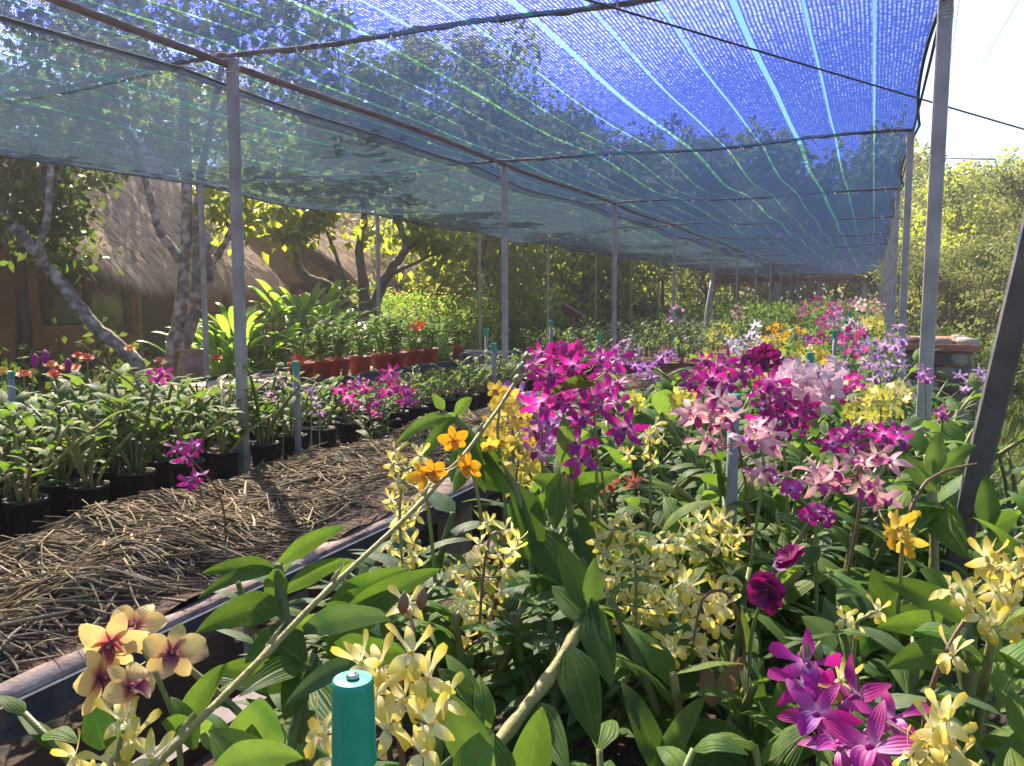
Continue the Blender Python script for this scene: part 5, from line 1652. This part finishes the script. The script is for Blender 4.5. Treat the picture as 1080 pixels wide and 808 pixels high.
custom_tree('forked tree with yellow-green leaves in front of the small thatched house',
            [([(384, 352, 10.5), (380, 335, 10.5), (360, 318, 10.5), (345, 300, 10.5), (322, 294, 10.5), (313, 280, 10.5), (311, 262, 10.5)], .12, .035), ([(386, 345, 10.5), (384, 300, 10.5), (378, 265, 10.5), (385, 230, 10.5), (380, 160, 10.5)], .08, .03),
             ([(388, 348, 10.5), (400, 305, 10.5), (412, 285, 10.4), (430, 262, 10.4), (420, 235, 10.4), (430, 160, 10.4)], .08, .025), ([(412, 290, 10.4), (470, 262, 10.4)], .03, .01), ([(368, 312, 10.5), (352, 262, 10.5), (340, 235, 10.5)], .03, .015)],
            [(300, 225, 10.3, .4, 7), (335, 232, 10.4, .3, 5), (410, 225, 10.5, .5, 9), (445, 262, 10.5, .35, 6), (350, 215, 10.6, .4, 5), (380, 130, 10.5, 1.0, 26), (300, 140, 10.5, .8, 16), (440, 150, 10.5, .8, 18)], 'tree', 'bark_dark', .13, 60)

spots = [(-6.6, 13.5, 0, .8), (-7.8, 16.5, 1, .85), (-6.4, 18.5, 0, .85), (-9.2, 19.5, 1, .95), (-6.9, 22, 2, 1.0), (-9.8, 24, 0, 1.1), (-6.2, 26, 4, .8), (-8.6, 28.5, 1, 1.0), (-5.8, 30.5, 0, .9), (-12.5, 15.5, 4, .85), (-13.5, 20, 1, 1.0), (-12.6, 10.5, 4, .75),
         (-14, 6, 4, .8), (-3.6, 34, 2, 1.1), (-1.4, 35, 4, .8), (.6, 36, 1, .8), (-6.5, 35.5, 4, .95), (2.8, 34.5, 0, .8), (-9.5, 33.5, 1, .95), (-13, 28, 4, 1.0), (-14.5, 11.5, 1, .85)]
desc = {0: 'yellow-green', 1: 'tall bright green', 2: 'dense dark green', 4: 'large dark green', 3: 'olive', 5: 'sparse olive'}
for k, (x, y, v, s_) in enumerate(spots):
    tree(x, y, v, f'{desc[v]} tree, {ordn[k]} of the tree belt beyond the net and houses', s_, group='belt of trees beyond the shade net')
rs = [(3.2, 17, 3, 1.0), (5.2, 14.5, 5, .95), (4.2, 21, 5, 1.05), (2.4, 23, 2, 1.0), (6.8, 18, 3, 1.05), (1.9, 28, 0, .8), (5.0, 26, 2, 1.0), (7.8, 22, 5, 1.1), (3.6, 30, 4, .75), (8, 13, 3, .95), (1.6, 19.5, 3, .72)]
for k, (x, y, v, s_) in enumerate(rs):
    s_ *= .8 if x > 2.9 else .9
    tree(x, y, v, f'{desc[v]} tree, {ordn[k]} of the trees on the sunny right bank', s_, group='trees on the right-hand bank')

# shrubs: dark undergrowth hides the foot of the tree belt
def shrub_mesh(mt, n=30, per=45, ls=.12, rx=.9, h=1.5):
    a = U(0, 6.28, n)
    r_ = np.sqrt(U(0, 1, n)) * rx
    cen = np.stack([np.cos(a) * r_, np.sin(a) * r_, U(.15, 1, n) * h * (1 - .45 * (r_ / rx) ** 2)], -1)
    mb = MB()
    leafcloud(mb, cen, U(.2, .36, n), per, ls)
    st_ = MB()
    for c in cen[:12]: tubes(st_, wig((0, 0, -.05), c, 5, .05), np.linspace(.02, .006, 5)[None], 5)
    return st_.mesh('stem', M['bark_dark']), mb.mesh('foliage', M[mt])


SV = [shrub_mesh('tree_dark'), shrub_mesh('tree'), shrub_mesh('leaf_mid'), shrub_mesh('tree_olive', ls=.09), shrub_mesh('ginger', 22, 40, .14)]


def shrub(x, y, v, label, sc, group, name='shrub'):
    r = empty(name, (x, y, gz1(x, y)), label, 'shrub', group)
    rz = rd.uniform(0, 6.28)
    inst('stem', SV[v][0], r, rot=(0, 0, rz), sc=sc)
    inst('foliage', SV[v][1], r, rot=(0, 0, rz), sc=sc)


k = 0
for y in np.arange(13, 36, 1.5):
    for x in (-7.2 - (y % 3) * .3, -9.6, -12):
        shrub(x + rd.uniform(-.3, .3), y, rd.choice((1, 0, 1, 2)), f'leafy shrub, {ordn[min(29, k // 3)]} of the tree belt and {("nearest the net", "midway back", "at the back")[k % 3]}', rd.uniform(1.0, 1.5), 'shrubs under the belt of trees')
        k += 1
for k, x in enumerate(np.arange(-6.4, 4, 1.15)):
    shrub(x, 32.6 + rd.uniform(-.4, .4), rd.choice((1, 1, 2)), f'leafy shrub, {ordn[k]} from the house side across the far end of the net', rd.uniform(1.0, 1.35), 'shrubs across the far end')
lft = [(-5.6, 4.2, 0, .6), (-6.2, 5.0, 0, .7), (-7.2, 4.2, 0, .9), (-7.7, 5.8, 0, .85), (-6.8, 6.6, 0, .6), (-8.2, 7.0, 0, .8), (-7.4, 8.2, 2, .7), (-5.9, 6.0, 2, .5), (-6.3, 9.6, 2, .7), (-7.8, 10.2, 0, .8), (-5.9, 8.0, 2, .5), (-6.0, 11.0, 2, .75), (-8.2, 3.0, 0, .9), (-6.5, 3.2, 0, .7)]
for k, (x, y, v, s_) in enumerate(lft):
    shrub(x, y, v, f'dark shrub, {ordn[k]} of the shaded planting before the big thatched house', s_, 'shaded shrubs before the house')
rgt = [(3.3, 12.6, 4, .95), (4.6, 11.5, 4, .8), (2.0, 13.5, 0, .8), (1.2, 14.0, 0, .8), (.8, 16, 0, .9), (5.6, 9.8, 3, .8), (1.0, 12.6, 0, .8), (3.0, 15.6, 3, 1.0), (2.2, 17.5, 3, 1.1)]
for k, (x, y, v, s_) in enumerate(rgt):
    shrub(x, y, v, f'{("dark", "green", "leafy", "olive", "bright green")[v]} shrub, {ordn[k]} of the planting on the grass bank', s_, 'shrubs on the grass bank')

# ginger and cordyline clumps by the house
for k, (u_, d, n, hh, lab) in enumerate(((250, 8.6, 110, 1.3, 'bright green ginger clump in front of the thatched eaves'), (228, 8.4, 60, 1.1, 'smaller bright ginger clump beside the lichen-covered trunk'), (322, 9.0, 120, 1.5, 'broad ginger clump with one red bloom, before the ochre gable'),
                                     (350, 9.4, 60, 1.3, 'ginger clump at the foot of the forked tree'), (285, 8.8, 70, 1.0, 'low ginger clump between the two brighter ones'))):
    f = P(u_, 400, d)
    root = empty('ginger_clump', (f[0], f[1], 0), lab, 'plant', 'ginger clumps by the houses')
    a = U(0, 6.28, n)
    r_ = U(0, .45, n)
    z0 = U(.3, hh, n)
    A_ = np.stack([f[0] + np.cos(a) * r_, f[1] + np.sin(a) * r_, z0], -1)
    L = U(.35, .6, n)
    dv = np.stack([np.cos(a) * .7, np.sin(a) * .7, U(.3, 1.2, n)], -1)
    dv = nrm(dv) * L[:, None]
    mb = MB()
    blades(mb, A_, A_ + dv * .6 + (0, 0, .08), A_ + dv * (1, 1, .7), U(.035, .06, n), np.cross(dv, (0, 0, 1)) + U(-.1, .1, (n, 3)), 'tree', 6, 2, .3)
    mb.build('foliage', M['ginger'], root)
    mb = MB()
    tubes(mb, np.stack([A_ * (1, 1, 0) + (0, 0, -.02), A_ * (1, 1, .5), A_], 1), np.full((n, 3), .011), 5)
    mb.build('cane', M['stem'], root)
    if k == 2:
        mb = MB()
        c = P(321, 312, 9.1)
        small_cluster(mb, c, np.array([.04, .04, .06]), 14)
        tubes(mb, [[(f[0], f[1], .5), tuple(c)]], .008, 5)
        mb.build('bloom', PM['hotpink'][0], root)

# yellow flowering field past the red pots
mb, mf = MB(), MB()
K = 26000
Y = U(9.5, 17, K)
X = U(-7.6, -5.3, K) - (Y - 9.5) * .05
top = 1.5 + .25 * np.sin(X * 3 + 1) * np.cos(Y * 2) + .15 * np.sin(Y * 5 + X * 2)
Z = top * (1 - np.abs(rng.normal(0, .28, K)))
A_ = np.stack([X, Y, np.clip(Z, .05, 2)], -1)
dv = nrm(rng.normal(0, 1, (K, 3)) + (0, 0, .8)) * U(.05, .1, K)[:, None]
blades(mb, A_, A_ + dv * .5, A_ + dv, .014, U(-1, 1, (K, 3)), 'tree', 2, 1, 0)
tag(mb.build('field_foliage', M['leaf_pale']), 'sunny pale green flowering plants massed past the red pots', None, None, 'stuff')
K = 2200
Y = U(9.5, 17, K)
X = U(-7.6, -5.3, K) - (Y - 9.5) * .05
top = 1.55 + .25 * np.sin(X * 3 + 1) * np.cos(Y * 2) + .15 * np.sin(Y * 5 + X * 2)
c = np.stack([X, Y, top * U(.82, 1.05, K)], -1)
for a in range(3):
    d = np.stack([np.cos(a * 2.1 + X * 9), np.sin(a * 2.1 + X * 9), np.full(K, .3)], -1) * .025
    blades(mf, c, c + d * .6 + (0, 0, .01), c + d, .012, np.cross(d, (0, 0, 1)), 'round', 2, 1, 0)
tag(mf.build('field_blossom', [PM['yellow'][0]]), 'small orange-yellow blossoms massed over the pale green field', None, None, 'stuff')

# far end: pergola with rusty vines
root = empty('vine_pergola', (-1.5, 30.8, 0), 'low pergola overgrown with rusty brown vines across the far end of the net', 'pergola')
for x in (-4.6, -3.2, -1.75, -.3):
    mb = MB()
    box(mb, (x - .09, 30.7, -.1), (x + .09, 30.88, 2.2))
    mb.build('post', M['tie' if x > -3.5 else 'concrete'], root)
mb = MB()
box(mb, (-5.2, 30.65, 2.2005), (.2, 30.93, 2.34))
for x in np.arange(-5, .1, .6): box(mb, (x, 30.0, 2.3405), (x + .08, 32.5, 2.42))
mb.build('beam', M['darkwood'], root)
mb = MB()
n = 120
cen = np.stack([U(-5.4, .4, n), U(29.8, 32.4, n), 2.15 + U(0, .7, n)], -1)
leafcloud(mb, cen, .3, 45, .1)
mb.build('vines', M['tree_rust'], root)
mb = MB()
box(mb, (-3.6, 29.9, .0), (-.2, 30.1, 1.15))
tag(mb.build('low_wall', M['brickred']), 'low red wall before the vine pergola', 'wall')
a, b = P(744, 332, 10.5), P(750, 296, 10.5)
mb = MB()
tubes(mb, [[(a[0], a[1], 0), tuple(a), tuple(b)]], .013, 8)
tag(mb.build('leaning_pole', M['tie']), 'slanting white pole among the posts under the far part of the net', 'pole')
p = P(606, 333, 13)
mb = MB()
box(mb, (-.24, -.2, 0), (.24, .2, .04), M=Matrix.Translation(Vector(p)) @ Matrix.Rotation(.5, 4, 'Y') @ Matrix.Rotation(-.5, 4, 'X'))
tubes(mb, [[(p[0], p[1], 0), tuple(p)]], .03, 6)
tag(mb.build('small_shelter', M['clay'], None, (p[0], p[1], 0)), 'small tilted brown board on a stake over the yellow field', 'shelter')

# right-hand side: stone planter, grass bank
pl = empty('stone_planter', (.9, 11, 0), 'rubble stone planter with a red terracotta top right of the posts', 'planter')
mb = MB()
x0, x1, y0, y1, hh = .34, .98, 10.4, 11.6, .98
for lev in range(7):
    z = lev * .16
    for (ax, a0, a1, fix) in ((0, x0, x1, y0), (1, y0, y1, x0), (1, y0, y1, x1)):
        c = a0
        while c < a1:
            wd = rd.uniform(.14, .3)
            s_ = (rd.uniform(.9, 1.0), rd.uniform(.9, 1.0), rd.uniform(.9, 1.0))
            cc = (c + wd / 2, fix, z + .08) if ax == 0 else (fix, c + wd / 2, z + .08)
            ex = (wd / 2, .1, .085) if ax == 0 else (.1, wd / 2, .085)
            v = []
            for la in np.linspace(-1.57, 1.57, 6):
                for lo in np.arange(8) / 8 * 6.283:
                    v.append([cc[0] + ex[0] * np.sign(math.cos(lo)) * abs(math.cos(lo) * math.cos(la)) ** .6 + rd.gauss(0, .006), cc[1] + ex[1] * np.sign(math.sin(lo)) * abs(math.sin(lo) * math.cos(la)) ** .6 + rd.gauss(0, .006),
                              cc[2] + ex[2] * np.sign(math.sin(la)) * abs(math.sin(la)) ** .6])
            f = [(i * 8 + j, i * 8 + (j + 1) % 8, i * 8 + 8 + (j + 1) % 8, i * 8 + 8 + j) for i in range(5) for j in range(8)]
            qq = np.full((48, 3), rd.random())
            mb.add(v, f, qq)
            c += wd
box(mb, (x0 - .04, y0 - .04, 0), (x1 + .04, y1 + .04, hh - .002))
mb.build('rubble_wall', M['stone'], pl)
mb = MB()
box(mb, (x0 - .12, y0 - .14, hh + .0), (x1 + .12, y1 + .1, hh + .07))
box(mb, (x0 - .05, y0 - .05, hh + .0705), (x1 + .05, y1 + .05, hh + .11))
mb.build('terracotta_top', M['brickred'], pl)

mb = MB()
K = 90000
X, Y = U(.75, 9, K), U(5.6, 20, K)
kk = (np.sin(X * 2.3 + Y) + np.sin(Y * 1.7 - X) + rng.normal(0, .8, K)) > -.9
X, Y = X[kk], Y[kk]
kk = ~((X < 1.5) & (X > .3) & (Y > 10.3) & (Y < 11.7))
X, Y = X[kk], Y[kk]
kk = ~((X > .7) & (X < 4.5) & (Y > 5.35) & (Y < 6.3))
X, Y = X[kk], Y[kk]
K = len(X)
A_ = np.stack([X, Y, gz(X, Y) - .01], -1)
a = U(0, 6.28, K)
L = U(.1, .32, K) * (1 + .5 * (np.sin(X * 4) * np.cos(Y * 3) > .4))
B_ = A_ + np.stack([np.cos(a) * L * .5, np.sin(a) * L * .5, L * .8], -1)
cl = np.clip(.5 + .35 * np.sin(X * 1.9 + .5) * np.cos(Y * 1.1) + rng.normal(0, .2, K), 0, 1)
blades(mb, A_, (A_ + B_) / 2 + (0, 0, 1) * (L * .25)[:, None], B_, U(.005, .011, K), np.stack([-np.sin(a), np.cos(a), 0 * a], -1), 'grass', 3, 1, 0, rnd=cl)
tag(mb.build('bank_grass', M['grass']), 'rough green and straw-coloured grass on the right-hand bank', None, None, 'stuff')
# low weeds over the bare soil left and centre
mb = MB()
K = 9000
X, Y = U(-8.6, -4.9, K), U(2, 12, K)
A_ = np.stack([X, Y, gz(X, Y)], -1)
dv = nrm(rng.normal(0, 1, (K, 3)) * (1, 1, .4) + (0, 0, .9)) * U(.08, .25, K)[:, None]
blades(mb, A_, A_ + dv * .5 + (0, 0, .03), A_ + dv - (0, 0, .03), .022, U(-1, 1, (K, 3)), 'tree', 2, 1, .2)
tag(mb.build('ground_weeds', M['leaf_mid']), 'low weeds covering the soil before the houses', None, None, 'stuff')
mb = MB()
K = 3000
X, Y = U(-2.0, 3.4, K), U(.5, 9, K)
kk = (X > .35) | (X < -.95)
X, Y = X[kk], Y[kk]
K = len(X)
A_ = np.stack([X, Y, gz(X, Y) + .008], -1)
a = U(0, 6.28, K)
dv = np.stack([np.cos(a), np.sin(a), U(0, .3, K)], -1) * U(.03, .09, K)[:, None]
blades(mb, A_, A_ + dv * .5 + (0, 0, .01), A_ + dv, .014, np.stack([-np.sin(a), np.cos(a), 0 * a], -1), 'tree', 3, 1, .3)
tag(mb.build('fallen_leaves', M['leaf_dry']), 'dry fallen leaves on the dark soil of the aisles', None, None, 'stuff')
# plants on the ground right of the bench
for k in range(9):
    x, y = .62 + (k % 2) * .3, 1.6 + k * .62
    plant((x, y, 0), FB, k % 5, f'leafy plant on the ground, {ordn[k]} along the outer side of the right-hand posts', name='leafy_clump', cat='plant', group='leafy plants along the right-hand posts', sc=rd.uniform(.9, 1.2))

# woods closing the view behind the nursery
mb = MB()
K = 60000
t_ = U(0, 1, K)
X = -34 + t_ * 52
Y = 40 + 5 * np.sin(X * .4) + U(0, 6, K) - np.clip(-X - 14, 0, 30) * 1.1
H = (8.4 + .8 * np.sin(X * .5) + .6 * np.sin(X * 1.3 + 1) + .5 * np.sin(X * 3.1 + Y)) * np.clip(1.0 - (X - 1) * .06, .6, 1)
Z = H * np.sqrt(U(0, 1, K)) * np.clip(1 + rng.normal(0, .04, K), .5, 1.1)
A_ = np.stack([X, Y, Z], -1)
dv = nrm(rng.normal(0, 1, (K, 3)) + (0, 0, -.2)) * U(.25, .5, K)[:, None]
blades(mb, A_, A_ + dv * .5 + (0, 0, .05), A_ + dv - (0, 0, .06), .12, rng.normal(0, 1, (K, 3)), 'tree', 2, 1, 0, rnd=np.clip(.5 + .3 * np.sin(X * 1.3 + Z) + rng.normal(0, .25, K), 0, 1))
tag(mb.build('far_woods', M['tree']), 'dense green woods closing the view behind the nursery', None, None, 'stuff')

# thin scattering volume, added to stand in for veiling lens glare
mb = MB()
box(mb, (-45, -12, -1.5), (34, 62, 14))
hz = mb.build('glare_veil', None)
hz.data.materials.clear()
m, nt, N = newmat('glare_veil_air')
pv = N('ShaderNodeVolumePrincipled')
pv.inputs['Color'].default_value = (.9, .88, .9, 1)
pv.inputs['Density'].default_value = .0045
pv.inputs['Anisotropy'].default_value = .76
lk(nt, pv.outputs[0], N('ShaderNodeOutputMaterial').inputs['Volume'])
hz.data.materials.append(m)
tag(hz, 'thin pale volume added over the nursery for the lens glare', None, None, 'stuff')
